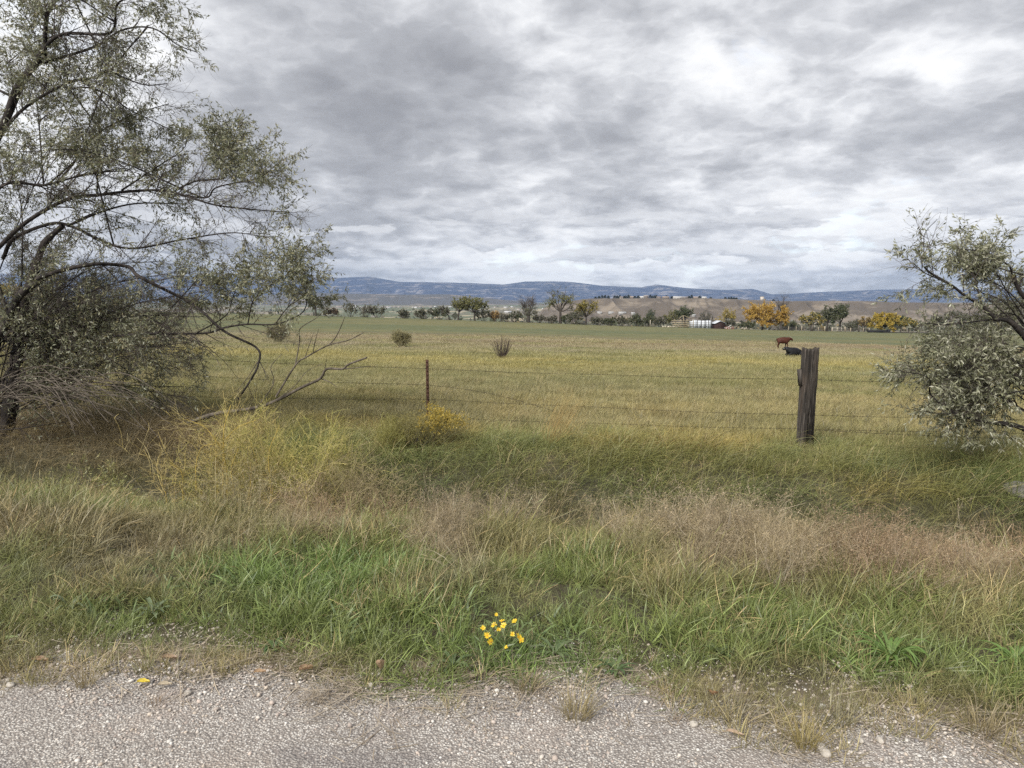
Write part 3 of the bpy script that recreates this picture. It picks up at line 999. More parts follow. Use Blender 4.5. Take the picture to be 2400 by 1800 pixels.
    sc = np.interp(y, [27, 60, 115], [0.75, 1.0, 1.5]) * (0.55 + 0.8 * fbm(x * 0.3, y * 0.3, 92, 4))
    lay('far_pasture_grass', 'dry grass of the far pasture before the green field', 'far', x, y, t, sc, 0, r)
    yy = 11 * (95 / 11) ** r.random(2600)
    x = r.uniform(-0.82, 0.82, len(yy)) * yy
    k = (fbm(x * 0.11, yy * 0.22, 97, 3) > 0.47) & (yy < crop_edge(x, yy) - 4)
    x, y = x[k], yy[k]
    t = mixc(field_tint(x, y) * 0.72, np.array([0.17, 0.155, 0.085]), r.random(len(x))) * r.uniform(0.8, 1.2, (len(x), 1))
    lay('pasture_tussocks', 'taller rank tussocks scattered over the pasture', 'field', x, y, t, r.uniform(0.7, 1.5, len(x)), 0, r, tilt=0.2)
    # --- gravel
    x, y = region(r, 100000, -4.6, 4.6, 1.3, 4.0)
    rd = road_edge(x) - y
    dn = np.where(rd > 0.15, 0.72, np.interp(rd, [-0.55, -0.25, 0.15], [0.0, 0.5, 0.95]))
    dn = dn * (0.15 + 0.85 * sm(fbm(x * 1.5, y * 2.8, 95, 4), 0.40, 0.54)) * (0.5 + 0.5 * sm(y + 0.115 * x, 2.2, 2.7))
    k = (r.random(len(x)) < dn) & (np.abs(x) < 0.75 * y + 0.9)
    x, y, rd = x[k], y[k], rd[k]
    n = len(x)
    size = np.clip(r.lognormal(math.log(0.0040), 0.42, n), 0.0018, 0.014) * np.where(rd < 0.15, 1.12, 1.0)
    pal = np.array([(0.52, 0.47, 0.42), (0.44, 0.38, 0.335), (0.60, 0.57, 0.53), (0.36, 0.305, 0.27), (0.47, 0.395, 0.345), (0.18, 0.17, 0.17), (0.50, 0.43, 0.36)])
    t = pal[r.choice(len(pal), n, p=[0.26, 0.18, 0.18, 0.14, 0.12, 0.04, 0.08])] * r.uniform(0.85, 1.15, (n, 1))
    z = ground(x, y)
    z = np.where(rd > 0, np.maximum(z, 0) + 0.010, z + 0.002) + size * r.uniform(-0.25, 0.35, n)
    coll, nv = SRC['stone']
    rot = np.stack([r.normal(0, 0.3, n), r.normal(0, 0.3, n), r.uniform(0, 6.28, n)], -1)
    scatter('gravel', 'pale loose and bedded gravel of the road edge', coll, np.stack([x, y, z], -1), rot, np.repeat(size[:, None], 3, 1), r.integers(0, nv, n), t)


build_cover()


# ------------------------------------------------------------------ mountains and mesas
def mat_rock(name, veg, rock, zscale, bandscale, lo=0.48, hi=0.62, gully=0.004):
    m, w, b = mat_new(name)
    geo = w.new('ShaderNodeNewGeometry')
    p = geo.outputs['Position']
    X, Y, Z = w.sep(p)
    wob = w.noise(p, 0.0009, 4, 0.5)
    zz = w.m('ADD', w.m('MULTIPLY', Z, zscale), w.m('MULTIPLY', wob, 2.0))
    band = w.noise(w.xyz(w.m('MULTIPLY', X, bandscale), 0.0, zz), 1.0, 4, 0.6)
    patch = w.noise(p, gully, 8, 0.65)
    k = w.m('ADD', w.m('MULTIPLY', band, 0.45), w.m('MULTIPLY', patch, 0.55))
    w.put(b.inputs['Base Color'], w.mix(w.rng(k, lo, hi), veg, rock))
    b.inputs['Roughness'].default_value = 0.95
    return m


def build_mountains():
    pxs = [-500, 0, 300, 520, 690, 800, 870, 905, 940, 1000, 1100, 1180, 1230, 1330, 1400, 1500, 1535, 1600, 1700, 1760, 1805, 1850, 1950, 2050, 2150, 2300, 2500, 3000]
    tops = [640, 642, 646, 648, 650, 652, 649, 655, 661, 661, 664, 667, 660, 660, 669, 674, 667, 675, 680, 677, 690, 688, 683, 679, 677, 680, 676, 680]
    nx, nt = 620, 70
    xs = np.linspace(-9800, 9800, nx)
    px = 1200 + xs / 10000 * 1714
    H = (700 - np.interp(px, pxs, tops)) / 1714 * 10000 + 40
    H = H + 9 * (fbm(xs * 0.004, xs * 0, 101, 4) - 0.5)
    t = np.linspace(0, 1, nt)
    g = fbm(xs * 0.0016, xs * 0, 103, 4)[None] - 0.5
    spur = (1 - np.abs(2 * fbm(xs * 0.0011 + 3, xs * 0, 104, 2) - 1))[None]
    X = np.repeat(xs[None], nt, 0)
    T = np.repeat(t[:, None], nx, 1)
    gul = fbm(X * 0.006, T * 1.4, 105, 4) - 0.5
    s = np.clip(T + (0.55 * g + 0.30 * (spur - 0.6) + 0.32 * gul) * T * (1 - T) * 4.2, 0, 1)
    prof = np.interp(s, [0, 0.18, 0.34, 0.40, 0.55, 0.62, 0.74, 0.82, 1.0], [0, 0.07, 0.20, 0.33, 0.42, 0.60, 0.68, 0.88, 1.0])
    Z = -40 + H[None] * prof
    Y = 7700 + 2400 * T
    Xp = X * Y / 10000
    Z = EYE + (Z - EYE) * np.where(Z > EYE, Y / 10000, 1.0)
    mb = MB(); idx = np.arange(X.size).reshape(X.shape)
    q = np.stack([idx[:-1, :-1], idx[:-1, 1:], idx[1:, 1:], idx[1:, :-1]], -1).reshape(-1, 4)
    mb.add(np.stack([Xp, Y, Z], -1).reshape(-1, 3), quads=q)
    o = mb.build('mountains', mat_rock('mountain_rock', (0.022, 0.034, 0.078), (0.205, 0.19, 0.20), 0.060, 0.0030, 0.50, 0.60, 0.0055), smooth=False)  # dark tree cover tinted blue: distance haze painted into its colour
    tag(o, 'long blue mountain front with pale banded cliffs under the clouds', kind='structure')
    return xs


build_mountains()


BLUFF = []


def build_mesa(name, label, pxs, tops, d0, d1, base, mat, seed, gfreq, px0, px1, n=420, steep=None, gamp=0.5):
    nt = 44
    px = np.linspace(px0, px1, n)
    dm = (d0 + d1) / 2
    xs = (px - 1200) / 1714 * dm
    top = EYE + (700 - np.interp(px, pxs, tops)) / 1714 * d1
    top = top + (fbm(xs * gfreq * 2, xs * 0, seed, 3) - 0.5) * 0.02 * dm / 10
    t = np.linspace(0, 1.15, nt)
    T = np.repeat(t[:, None], n, 1); X = np.repeat(xs[None], nt, 0)
    rid = 1 - np.abs(2 * fbm(X * gfreq + 2.2 * T * 0.3, T * 0.8, seed + 1, 4) - 1)
    s = np.clip(T + gamp * (rid - 0.72) * T * np.clip(1.05 - T, 0, 1) * 3.2, 0, 1)
    prof = np.interp(s, [0, 0.25, 0.8, 0.93, 1.0], steep or [0, 0.10, 0.72, 0.96, 1.0])
    Z = base + (top[None] - base) * prof
    Y = d0 + (d1 - d0) * np.minimum(T, 1.0) + np.clip(T - 1, 0, 1) * (d1 - d0) * 3
    mb = MB(); idx = np.arange(X.size).reshape(X.shape)
    q = np.stack([idx[:-1, :-1], idx[:-1, 1:], idx[1:, 1:], idx[1:, :-1]], -1).reshape(-1, 4)
    mb.add(np.stack([X * Y / dm, Y, Z], -1).reshape(-1, 3), quads=q)
    if not BLUFF:
        BLUFF.append(BVHTree.FromPolygons([tuple(v) for v in mb.v[0]], q.tolist()))
    o = mb.build(name, mat, smooth=False)
    tag(o, label, kind='structure')
    return o


build_mesa('mesa', 'long tan eroded bluff with houses along its rim',
           [1255, 1275, 1330, 1380, 1500, 1690, 1760, 1830, 1950, 2030, 2120, 2400, 2800, 3200], [748, 722, 706, 700, 699, 700, 703, 706, 705, 707, 709, 712, 712, 716],
           1130, 1400, -40, mat_rock('bluff_earth', (0.115, 0.094, 0.074), (0.235, 0.195, 0.152), 0.06, 0.01, 0.47, 0.62, 0.02), 121, 0.016, 1250, 3200, n=1400, gamp=0.8)
build_mesa('mesa', 'distant grey flat topped mesa in front of the mountains',
           [560, 640, 740, 850, 880, 1050, 1120, 1200, 1270], [700, 690, 686, 689, 690, 690, 697, 704, 712],
           4500, 5100, -42, mat_rock('mesa_earth', (0.085, 0.080, 0.075), (0.24, 0.20, 0.17), 0.03, 0.002, 0.50, 0.64, 0.008), 131, 0.004, 540, 1280)

# ------------------------------------------------------------------ Russian olive trees by the fence
OLIVE_COLS = [(0.235, 0.240, 0.140), (0.180, 0.190, 0.100), (0.320, 0.322, 0.220), (0.135, 0.145, 0.075), (0.380, 0.378, 0.280), (0.245, 0.218, 0.105)]


def limb3(poly, depth, dz=0.0, jitter=0.12, r=None, n=None):
    """a limb from photo outline points at about one depth; depth may run from start to end"""
    d0, d1 = (depth if isinstance(depth, tuple) else (depth, depth))
    k = np.linspace(0, 1, len(poly))
    P = np.array([at(px, py, d0 + (d1 - d0) * q) for (px, py), q in zip(poly, k)])
    if r is not None:
        P[:, 1] += r.normal(0, jitter, len(P))
    return resample(P, n or max(10, 5 * len(poly)))


def olive_tree(base, label, trunks, limbs, r, sec=24, ter=12, nleaf=8, sec_len=(0.32, 0.82), extra=(), cols=None):
    T = Thing('russian_olive', base, label, 'tree')
    mb = MB()
    for P, r0, r1 in trunks:
        rr = np.linspace(r0, r1, len(P)) * (1 + 0.12 * np.sin(np.arange(len(P)) * 1.3))
        rr[0] *= 1.35
        tubes(mb, P, rr, 9)
    T.part('trunk', mb, M_BARK, smooth=True)
    tw = MB(); lf = MB()
    for P, r0, r1, leafy, twiggy in limbs:
        mb = MB()
        R = np.linspace(r0 * .62, r1, len(P))
        tubes(mb, P, R, 7)
        T.part('branch', mb, M_BARK, smooth=True)
        L = np.linalg.norm(np.diff(P, axis=0), axis=1).sum()
        ns = max(3, int(sec * twiggy * L / 2.2))
        p2, r2 = spawn(P[None], R[None], ns, 0.18, 1.0, sec_len, 0.75, 0.10, 7, r, 0.42, 0.75, 0.28, 0.0035)
        tubes(tw, p2, r2, 4, col=np.array([[0.062, 0.050, 0.046]]) * r.uniform(0.6, 1.7, (len(p2), 1)))
        nt_ = max(2, int(ter * (0.4 + 0.6 * twiggy)))
        p3, r3 = spawn(p2, r2, nt_, 0.15, 1.0, (0.12, 0.36), 0.8, -0.02, 5, r, 0.5, 0.8, 0.30, 0.0018)
        tubes(tw, p3, r3, 3, col=np.array([[0.105, 0.088, 0.078]]) * r.uniform(0.6, 1.6, (len(p3), 1)))
        nl = int(nleaf * leafy)
        if nl > 0:
            q3 = p3[:, 2]; cl = fbm(q3[:, 0] * 2.6 + q3[:, 1], q3[:, 2] * 2.6 - q3[:, 1], 303, 2)
            keep = (r.random(len(p3)) < min(1.0, 0.35 + 0.5 * leafy)) & (cl > 0.53 - 0.16 * leafy)
            leaves(lf, p3[keep], nl, 0.1, (0.038, 0.074), (0.011, 0.018), cols or OLIVE_COLS, r, -0.35)
            leaves(lf, p2, int(nl * 0.7), 0.5, (0.038, 0.074), (0.011, 0.018), OLIVE_COLS, r, -0.35)
    for P, r0, r1 in extra:
        mb = MB(); tubes(mb, P, np.linspace(r0, r1, len(P)), 6); T.part('dead_branch', mb, M_DEADBARK, smooth=True)
    T.part('twigs', tw, M_TWIG, kind='stuff', label='fine grey brown twigs')
    T.part('foliage', lf, M_LEAF, kind='stuff', label='narrow silvery green leaves')
    return T


def build_left_tree():
    r = np.random.default_rng(17)
    D = 10.6
    b = at(30, 1000, D); b[2] = float(ground(b[0], b[1]))
    base = [(20, 1030), (32, 940), (45, 850)]
    tr = [(limb3([(5, 1035), (28, 916), (47, 844), (54, 771), (65, 717), (87, 616), (108, 572), (152, 529)], (D, D - .4), r=r, jitter=.05), 0.12, 0.035),
          (limb3([(-30, 1040), (-30, 930), (0, 807), (18, 746), (58, 692), (90, 655)], (D, D - .7), r=r, jitter=.05), 0.10, 0.04),
          (limb3([(-60, 1040), (-110, 860), (-120, 650), (-70, 430), (0, 300), (47, 195), (90, 134)], (D + .1, D - .3), r=r, jitter=.05), 0.11, 0.045)]
    L = []
    def add(poly, dep, r0, r1, leafy=1.0, tw=1.0):
        L.append((limb3(poly, dep, r=r), r0, r1, leafy, tw))
    add([(90, 134), (123, 40), (150, -10), (200, -120)], (D - .3, D), .05, .02, 1.1)
    add([(90, 134), (174, 98), (235, 61), (300, 29), (347, 11), (434, 7)], (D - .3, D - .8), .04, .007, 1.0)
    add([(90, 145), (203, 96), (289, 72), (362, 69), (416, 105), (466, 125)], (D - .2, D + .3), .035, .006, .8)
    add([(-20, 340), (72, 260), (152, 192), (217, 179), (282, 184), (336, 199), (390, 195)], (D, D - .6), .042, .006, .55)
    add([(152, 206), (217, 210), (268, 231), (318, 264), (392, 300)], (D - .3, D + .4), .02, .005, .9)
    add([(-30, 500), (22, 434), (72, 430), (127, 434), (220, 410), (300, 400)], (D, D - .9), .04, .008, 1.0)
    add([(127, 434), (159, 380), (203, 354), (253, 315), (318, 268), (390, 240)], (D, D + .5), .03, .006, 1.0)
    add([(0, 600), (65, 524), (152, 467), (231, 456), (307, 448), (391, 448), (467, 470), (524, 485), (629, 492), (687, 500)], (D - .2, D - .9), .05, .005, .85)
    add([(391, 448), (467, 430), (506, 405), (517, 383), (539, 347), (535, 285)], (D - .5, D - .4), .022, .005, 1.3, 1.4)
    add([(416, 456), (485, 463), (514, 441), (579, 412), (630, 401)], (D - .6, D - 1.1), .022, .005, 1.2, 1.4)
    add([(300, 450), (360, 390), (420, 350), (450, 330)], (D - .4, D + .2), .022, .005, 1.2, 1.3)
    add([(0, 605), (33, 558), (112, 522), (170, 533), (217, 554), (307, 583), (420, 560), (540, 545), (640, 560)], (D, D - .6), .045, .004, .7)
    add([(90, 655), (152, 634), (231, 619), (275, 623), (325, 645), (372, 674), (420, 703), (470, 731), (524, 778), (593, 818), (604, 854), (586, 891), (552, 938)], (D - .7, D - 1.3), .045, .012, .15, .35)
    add([(152, 529), (240, 500), (330, 480), (430, 478)], (D - .4, D + .5), .03, .006, 1.0)
    add([(253, 789), (362, 782), (470, 782), (524, 768), (579, 760), (669, 757), (709, 731), (722, 690)], (D - .6, D - 1.2), .035, .006, .35, .5)
    add([(470, 782), (525, 740), (545, 700), (560, 650), (575, 625)], (D - .8, D - .8), .016, .004, 1.15, 1.5)
    add([(579, 760), (600, 700), (640, 660), (690, 630), (715, 610)], (D - 1.0, D - 1.2), .014, .004, 1.15, 1.5)
    add([(400, 720), (440, 680), (470, 650), (520, 640)], (D - .7, D - .3), .018, .004, 1.1, 1.4)
    add([(640, 757), (680, 720), (705, 690), (712, 660)], (D - 1.1, D - 1.4), .012, .004, 1.3, 1.3)
    # canopy behind and to the left, and the thick low skirt of branches
    main = [t[0] for t in tr] + [l[0] for l in L[:12]]
    def sprout(src, lo, hi, e, dep, bulge, r0, leafy, tw):
        P = src; i = int(r.uniform(lo, hi) * (len(P) - 1)); a = P[i]; b_ = at(e[0], e[1], dep)
        m = (a + b_) / 2 + np.array([r.normal(0, .1), r.normal(0, .15), bulge])
        L.append((resample([a, m, b_], 14), r0, .005, leafy, tw))
    for k in range(14):
        sprout(main[r.integers(0, len(main))], .15, .75, (r.uniform(-40, 370), r.uniform(0, 430)), D + r.uniform(-1.0, 1.2), r.uniform(.05, .4), .020, r.uniform(.6, 1.15), 1.1)
    for k in range(10):
        sprout(main[2 if k % 2 else 1], .2, .95, (r.uniform(-620, -120), r.uniform(-150, 700)), D + r.uniform(-1.2, 1.2), r.uniform(.1, .5), .03, 1.1, 1.0)
    for k in range(48):
        sprout(main[r.integers(0, 2)], .06, .60, (r.uniform(60, 500), r.uniform(560, 990)), D + r.uniform(-.9, 1.7), r.uniform(-.05, .5), .017, r.uniform(.4, .95), 1.0)
    ex = []
    for k in range(52):
        s = (r.uniform(-40, 160), r.uniform(880, 960)); e = (s[0] + r.uniform(60, 300), r.uniform(900, 1030))
        m = ((s[0] + e[0]) / 2, min(s[1], e[1]) - r.uniform(0, 40))
        ex.append((limb3([s, m, e], (D - .8, D - 1.3 - r.uniform(0, .5)), r=r, jitter=.05), .008, .003))
    olive_tree(b, 'large silvery leaved olive tree with dark arching trunks filling the left edge', tr, L, r, extra=ex)

    # the fallen dead branch in the yellow bush
    d0 = 9.3
    T = Thing('dead_branch', hit(506, 985), 'grey dead branch lying low beside the yellow green bush', 'branch')
    mb = MB()
    P = limb3([(440, 992), (506, 970), (615, 952), (705, 909), (751, 887), (765, 865), (803, 865), (817, 854), (860, 838)], (d0 + .2, d0 - .3), n=50)
    tubes(mb, P, np.linspace(.030, .011, len(P)), 7)
    T.part('stem', mb, M_DEADBARK, smooth=True)
    for poly, w in (([(803, 865), (835, 862), (868, 859)], .008), ([(752, 887), (772, 895), (790, 908)], .008), ([(648, 930), (694, 854), (716, 838), (770, 809), (814, 798), (852, 780)], .014),
                    ([(770, 809), (787, 790), (800, 763), (810, 741)], .009), ([(694, 854), (700, 800), (706, 770), (740, 745), (760, 725)], .009), ([(735, 828), (740, 800), (748, 770)], .006),
                    ([(760, 880), (764, 850), (765, 842)], .006), ([(652, 935), (690, 905), (720, 870), (760, 850)], .006), ([(716, 838), (727, 800), (733, 780)], .006), ([(600, 955), (640, 900), (636, 860), (660, 830)], .008)):
        mb = MB(); P = limb3(poly, (d0, d0 - .25), r=r, jitter=.03)
        tubes(mb, P, np.linspace(w, w * .4, len(P)), 5)
        T.part('limb', mb, M_DEADBARK, smooth=True)


build_left_tree()


def build_right_tree():
    r = np.random.default_rng(29)
    D = 8.4
    b = at(2470, 1085, D); b[2] = float(ground(b[0], b[1]))
    tr = [(limb3([(2480, 1150), (2460, 960), (2430, 840), (2373, 758), (2330, 749)], (D, D - .3)), .065, .022),
          (limb3([(2500, 1150), (2500, 900), (2460, 760), (2390, 684), (2377, 645)], (D, D)), .065, .020),
          (limb3([(2500, 1150), (2490, 1080), (2400, 1005), (2304, 988)], (D, D - .4)), .05, .022)]
    L = []
    def add(poly, dep, r0, r1, leafy=1.0, tw=1.0):
        L.append((limb3(poly, dep, r=r, jitter=.08), r0, r1, leafy, tw))
    add([(2330, 749), (2304, 719), (2260, 693), (2226, 667), (2182, 640), (2165, 627)], (D - .3, D - .6), .03, .010, .9)
    add([(2165, 627), (2165, 584), (2174, 545), (2190, 515)], (D - .6, D - .6), .008, .003, .45, .8)
    add([(2226, 667), (2180, 650), (2150, 640), (2125, 625)], (D - .6, D - .8), .012, .004, 1.2, .9)
    add([(2304, 719), (2270, 640), (2255, 610), (2250, 590)], (D - .4, D), .016, .004, 1.2)
    add([(2377, 660), (2373, 625), (2330, 598), (2304, 588), (2269, 578)], (D, D - .4), .02, .005, 1.2)
    add([(2390, 684), (2400, 650), (2420, 615)], (D, D + .3), .02, .005, 1.5)
    add([(2377, 645), (2340, 620), (2310, 610)], (D, D + .5), .016, .004, 1.3)
    add([(2330, 749), (2226, 760), (2180, 759), (2148, 755)], (D - .3, D - .6), .016, .004, .35, .5)
    add([(2304, 988), (2243, 970), (2200, 931), (2165, 883), (2104, 868)], (D - .4, D - .9), .022, .003, .7, .7)
    add([(2325, 1009), (2260, 975), (2190, 968), (2130, 953)], (D - .3, D - .7), .014, .003, .3, .5)
    for k in range(24):
        s = (r.uniform(2380, 2470), r.uniform(800, 980)); e = (r.uniform(2130, 2330), r.uniform(785, 1010))
        m = ((s[0] + e[0]) / 2, (s[1] + e[1]) / 2 - r.uniform(-10, 50))
        add([s, m, e], (D + r.uniform(-.3, .3), D + r.uniform(-.8, .8)), .014, .003, 1.15, .9)
    for k in range(7):
        s = (r.uniform(2400, 2470), r.uniform(700, 820)); e = (r.uniform(2250, 2400), r.uniform(610, 790))
        add([s, ((s[0] + e[0]) / 2, (s[1] + e[1]) / 2 - 15), e], (D, D + r.uniform(-.7, .9)), .016, .004, 1.2, .9)
    for k in range(8):
        s = (r.uniform(2440, 2520), r.uniform(600, 950)); e = (r.uniform(2560, 2900), r.uniform(620, 950))
        add([s, ((s[0] + e[0]) / 2, (s[1] + e[1]) / 2 - 40), e], (D, D + r.uniform(-.8, .8)), .02, .004, 1.1, .9)
    olive_tree(b, 'smaller silvery olive tree leaning in over the fence at right', tr, L, r, sec=20, ter=12, nleaf=10, sec_len=(0.22, 0.52), cols=[(0.28, 0.285, 0.175), (0.22, 0.225, 0.13), (0.37, 0.365, 0.255), (0.18, 0.185, 0.10), (0.45, 0.44, 0.33)])


build_right_tree()


# ------------------------------------------------------------------ the fence
def build_fence():
    pw = hit(1886, 1050); D1 = 9.8
    b = at(1886, 1055, D1); b[2] = float(ground(b[0], b[1]))
    T = Thing('barbed_wire_fence', b, 'slack barbed wire fence with one wooden and one rusty metal post', 'fence')
    # weathered wooden post
    r = np.random.default_rng(5)
    A, Mz = 72, 70
    z0 = b[2] - 0.25
    topz = at(1900, 817, D1)[2]
    c0 = at(1886, 1050, D1); c1 = at(1902, 820, D1)
    ang = np.arange(A) / A * 2 * math.pi
    zs = np.linspace(z0, topz, Mz)
    AN, ZZ = np.meshgrid(ang, zs)
    f = (ZZ - c0[2]) / (c1[2] - c0[2])
    cs, sn = np.cos(AN), np.sin(AN)
    hx, hy = 0.104, 0.095
    rad = (np.abs(cs / hx) ** 3.6 + np.abs(sn / hy) ** 3.6) ** (-1 / 3.6)
    rad = rad * (1 + 0.05 * (fbm(AN * 1.3, ZZ * 1.1, 7, 3) - 0.5) * 2)
    rad -= 0.009 * (fbm(np.cos(AN) * 9 + 20, np.sin(AN) * 9 + ZZ * 0.9, 9, 3) > 0.56)
    rad -= 0.006 * (fbm(np.cos(AN) * 20 + 5, np.sin(AN) * 20 + ZZ * 1.8, 10, 2) > 0.6)
    front = -math.pi / 2
    da = np.angle(np.exp(1j * (AN - front - 0.14 + 0.10 * np.sin(ZZ * 4))))
    rad -= 0.045 * np.exp(-(da / 0.035) ** 2)
    da2 = np.angle(np.exp(1j * (AN - front - 0.05)))
    hol = 1 - sm(f, 0.22, 0.42)
    rad -= 0.05 * hol * np.exp(-(da2 / 0.30) ** 2) * (0.35 + 0.9 * fbm(AN * 6, ZZ * 4, 13, 3))
    rad -= 0.03 * np.exp(-((da2 + 0.5) / 0.05) ** 2) * sm(f, 0.2, 0.5)
    jag = 0.035 * (fbm(np.cos(ang) * 5 + 8, np.sin(ang) * 5, 15, 3) - 0.5) * 2 + 0.008 * r.normal(size=A)
    ZZ2 = ZZ + jag[None] * sm(f, 0.9, 1.0)
    X = c0[0] + (c1[0] - c0[0]) * f + cs * rad
    Y = D1 + sn * rad + 0.03 * f
    v = np.stack([X, Y, ZZ2], -1).reshape(-1, 3)
    idx = np.arange(A * Mz).reshape(Mz, A); nx = np.roll(idx, -1, 1)
    q = np.stack([idx[:-1], nx[:-1], nx[1:], idx[1:]], -1).reshape(-1, 4)
    inner = len(v)
    iv = v[idx[-1]].copy(); cen = iv.mean(0)
    iv = cen + (iv - cen) * 0.5; iv[:, 2] += -0.02 + 0.012 * r.normal(size=A)
    v = np.vstack([v, iv, [cen + np.array([0, 0, -0.03])]])
    ii = inner + np.arange(A)
    q = np.vstack([q, np.stack([idx[-1], np.roll(idx[-1], -1), np.roll(ii, -1), ii], -1)])
    tr = np.stack([ii, np.roll(ii, -1), np.full(A, inner + A)], -1)
    mb = MB(); mb.add(v, quads=q, tris=tr)
    m, w, bs = mat_new('weathered_post_wood')
    p = w.new('ShaderNodeTexCoord').outputs['Object']
    n1 = w.noise(w.vm('MULTIPLY', p, (1, 1, 0.05)), 38, 7, 0.66, 0.6)
    n2 = w.noise(w.vm('MULTIPLY', p, (1, 1, 0.25)), 9, 5, 0.6)
    c = w.ramp(n1, [(0.34, (0.010, 0.009, 0.008)), (0.48, (0.043, 0.037, 0.033)), (0.60, (0.098, 0.086, 0.076)), (0.78, (0.185, 0.168, 0.150))])
    c = w.mix(w.rng(n2, 0.45, 0.70, 0, 0.6), c, (0.10, 0.075, 0.058))
    pz = w.sep(p)[2]
    ch = w.m('MULTIPLY', w.rng(pz, 0.35, 0.85, 1, 0), w.rng(n2, 0.36, 0.52))
    px_ = w.m('ABSOLUTE', w.m('SUBTRACT', w.sep(p)[0], 0.035))
    ch = w.m('MULTIPLY', ch, w.rng(px_, 0.03, 0.09, 1, 0))
    c = w.mix(ch, c, (0.012, 0.010, 0.009))
    w.put(bs.inputs['Base Color'], c); bs.inputs['Roughness'].default_value = 0.95
    bp = w.new('ShaderNodeBump'); bp.inputs['Strength'].default_value = 0.8; bp.inputs['Distance'].default_value = 0.008
    w.put(bp.inputs['Height'], n1); w.l.new(bp.outputs[0], bs.inputs['Normal'])
    post = T.part('wooden_post', mb, m, label='thick cracked grey wooden post, charred low down')
    # the strip of board nailed to its left side
    mb = MB()
    pts = [at(1871, 866, D1), at(1881, 866, D1), at(1882, 903, D1), at(1874, 905, D1)]
    fr = np.array(pts); bk = fr + np.array([0, 0.05, 0])
    mb.add(np.vstack([fr - np.array([0, .02, 0]), bk]), quads=[(0, 3, 2, 1), (4, 5, 6, 7), (0, 1, 5, 4), (1, 2, 6, 5), (2, 3, 7, 6), (3, 0, 4, 7)])
    T.part('side_board', mb, m)
    # rusty steel T post
    D2 = 11.4
    t0 = at(1004, 1010, D2); t1 = at(1001, 843, D2)
    t0[2] = float(ground(t0[0], D2)) - 0.2
    mb = MB()
    for (ox, oy, sx, sy) in ((0, 0, .046, .008), (0, .021, .009, .034)):
        f4 = [(-sx / 2, -sy / 2), (sx / 2, -sy / 2), (sx / 2, sy / 2), (-sx / 2, sy / 2)]
        vv = [t0 + np.array([ox + a, oy + c_, 0]) for a, c_ in f4] + [t1 + np.array([ox + a, oy + c_, 0]) for a, c_ in f4]
        mb.add(vv, quads=[(0, 1, 5, 4), (1, 2, 6, 5), (2, 3, 7, 6), (3, 0, 4, 7), (4, 5, 6, 7)])
    for k in range(16):
        pz = t0 + (t1 - t0) * (0.12 + 0.85 * k / 15)
        box(mb, pz + np.array([0, -.008, 0]), (.016, .012, .022))
    rust = mat_plain('rusty_steel', (0.095, 0.052, 0.036), 0.9, 0.0, 0.5, 40, 0.4)
    T.part('metal_post', mb, rust, label='thin rusty steel post')
    # wires
    wm = mat_plain('rusty_wire', (0.060, 0.046, 0.038), 0.8, 0.2, 0.3, 30)
    rows = [((380, 836), (1001, 864), (1890, 889), (2150, 896), (2600, 912)), ((380, 877), (1001, 903), None, None, None),
            ((380, 926), (1002, 936), (1880, 972), (2150, 978), (2600, 988)), ((380, 958), (1003, 977), (1878, 1005), (2300, 1012), (2600, 1022)),
            ((380, 985), (1004, 1010), (1876, 1039), (2300, 1052), (2600, 1064)), (None, None, (1878, 1006), (2350, 1028), (2600, 1040))]
    def fd(px):
        return 11.0 / (1 + 0.305 * (px - 1200) / 1714)
    for row in rows:
        pts = []
        have = [p for p in row if p]
        if row[0]:
            a = have[0]; pts.append(at(a[0] - 900, a[1] - 40, 15.0))
        for p, q_ in zip(have, have[1:] + [None]):
            P = at(p[0], p[1], fd(p[0]) - .012); pts.append(P)
            if q_:
                Q = at(q_[0], q_[1], fd(q_[0]) - .012)
                L = np.linalg.norm(Q - P)
                for t in (0.25, 0.5, 0.75):
                    m_ = P + (Q - P) * t; m_[2] -= 0.0045 * L * 4 * t * (1 - t) * r.uniform(0.4, 1.2); pts.append(m_)
        if len(have) < 3 and row[0]:
            P = at(1150, 925, fd(1150)); P[1] += .1; pts.append(P); P = at(1330, 972, fd(1330)); pts.append(P)
        W = resample(pts, 240)
        # two twisted strands
        mb = MB()
        s = np.concatenate([[0], np.cumsum(np.linalg.norm(np.diff(W, axis=0), axis=1))])
        n = int(s[-1] / 0.03)
        ss = np.linspace(0, s[-1], n)
        W2 = np.stack([np.interp(ss, s, W[:, i]) for i in range(3)], -1)
        for ph in (0, math.pi):
            o = np.stack([0 * ss, np.cos(ss * 40 + ph), np.sin(ss * 40 + ph)], -1) * 0.0022
            tubes(mb, W2 + o, np.full(n, 0.0016), 3)
        wire = T.part('wire', mb, wm)
        mb = MB()
        for d_ in np.arange(0.06, s[-1], 0.125):
            pc = np.array([np.interp(d_, s, W[:, i]) for i in range(3)])
            for a in r.uniform(0, 6.28, 2):
                v = np.array([0.25, math.cos(a), math.sin(a)]) * 0.020
                tubes(mb, np.array([pc - v, pc + v]), np.full(2, 0.0016), 3)
        T.part('barbs', mb, wm, kind='stuff', under=wire)


build_fence()


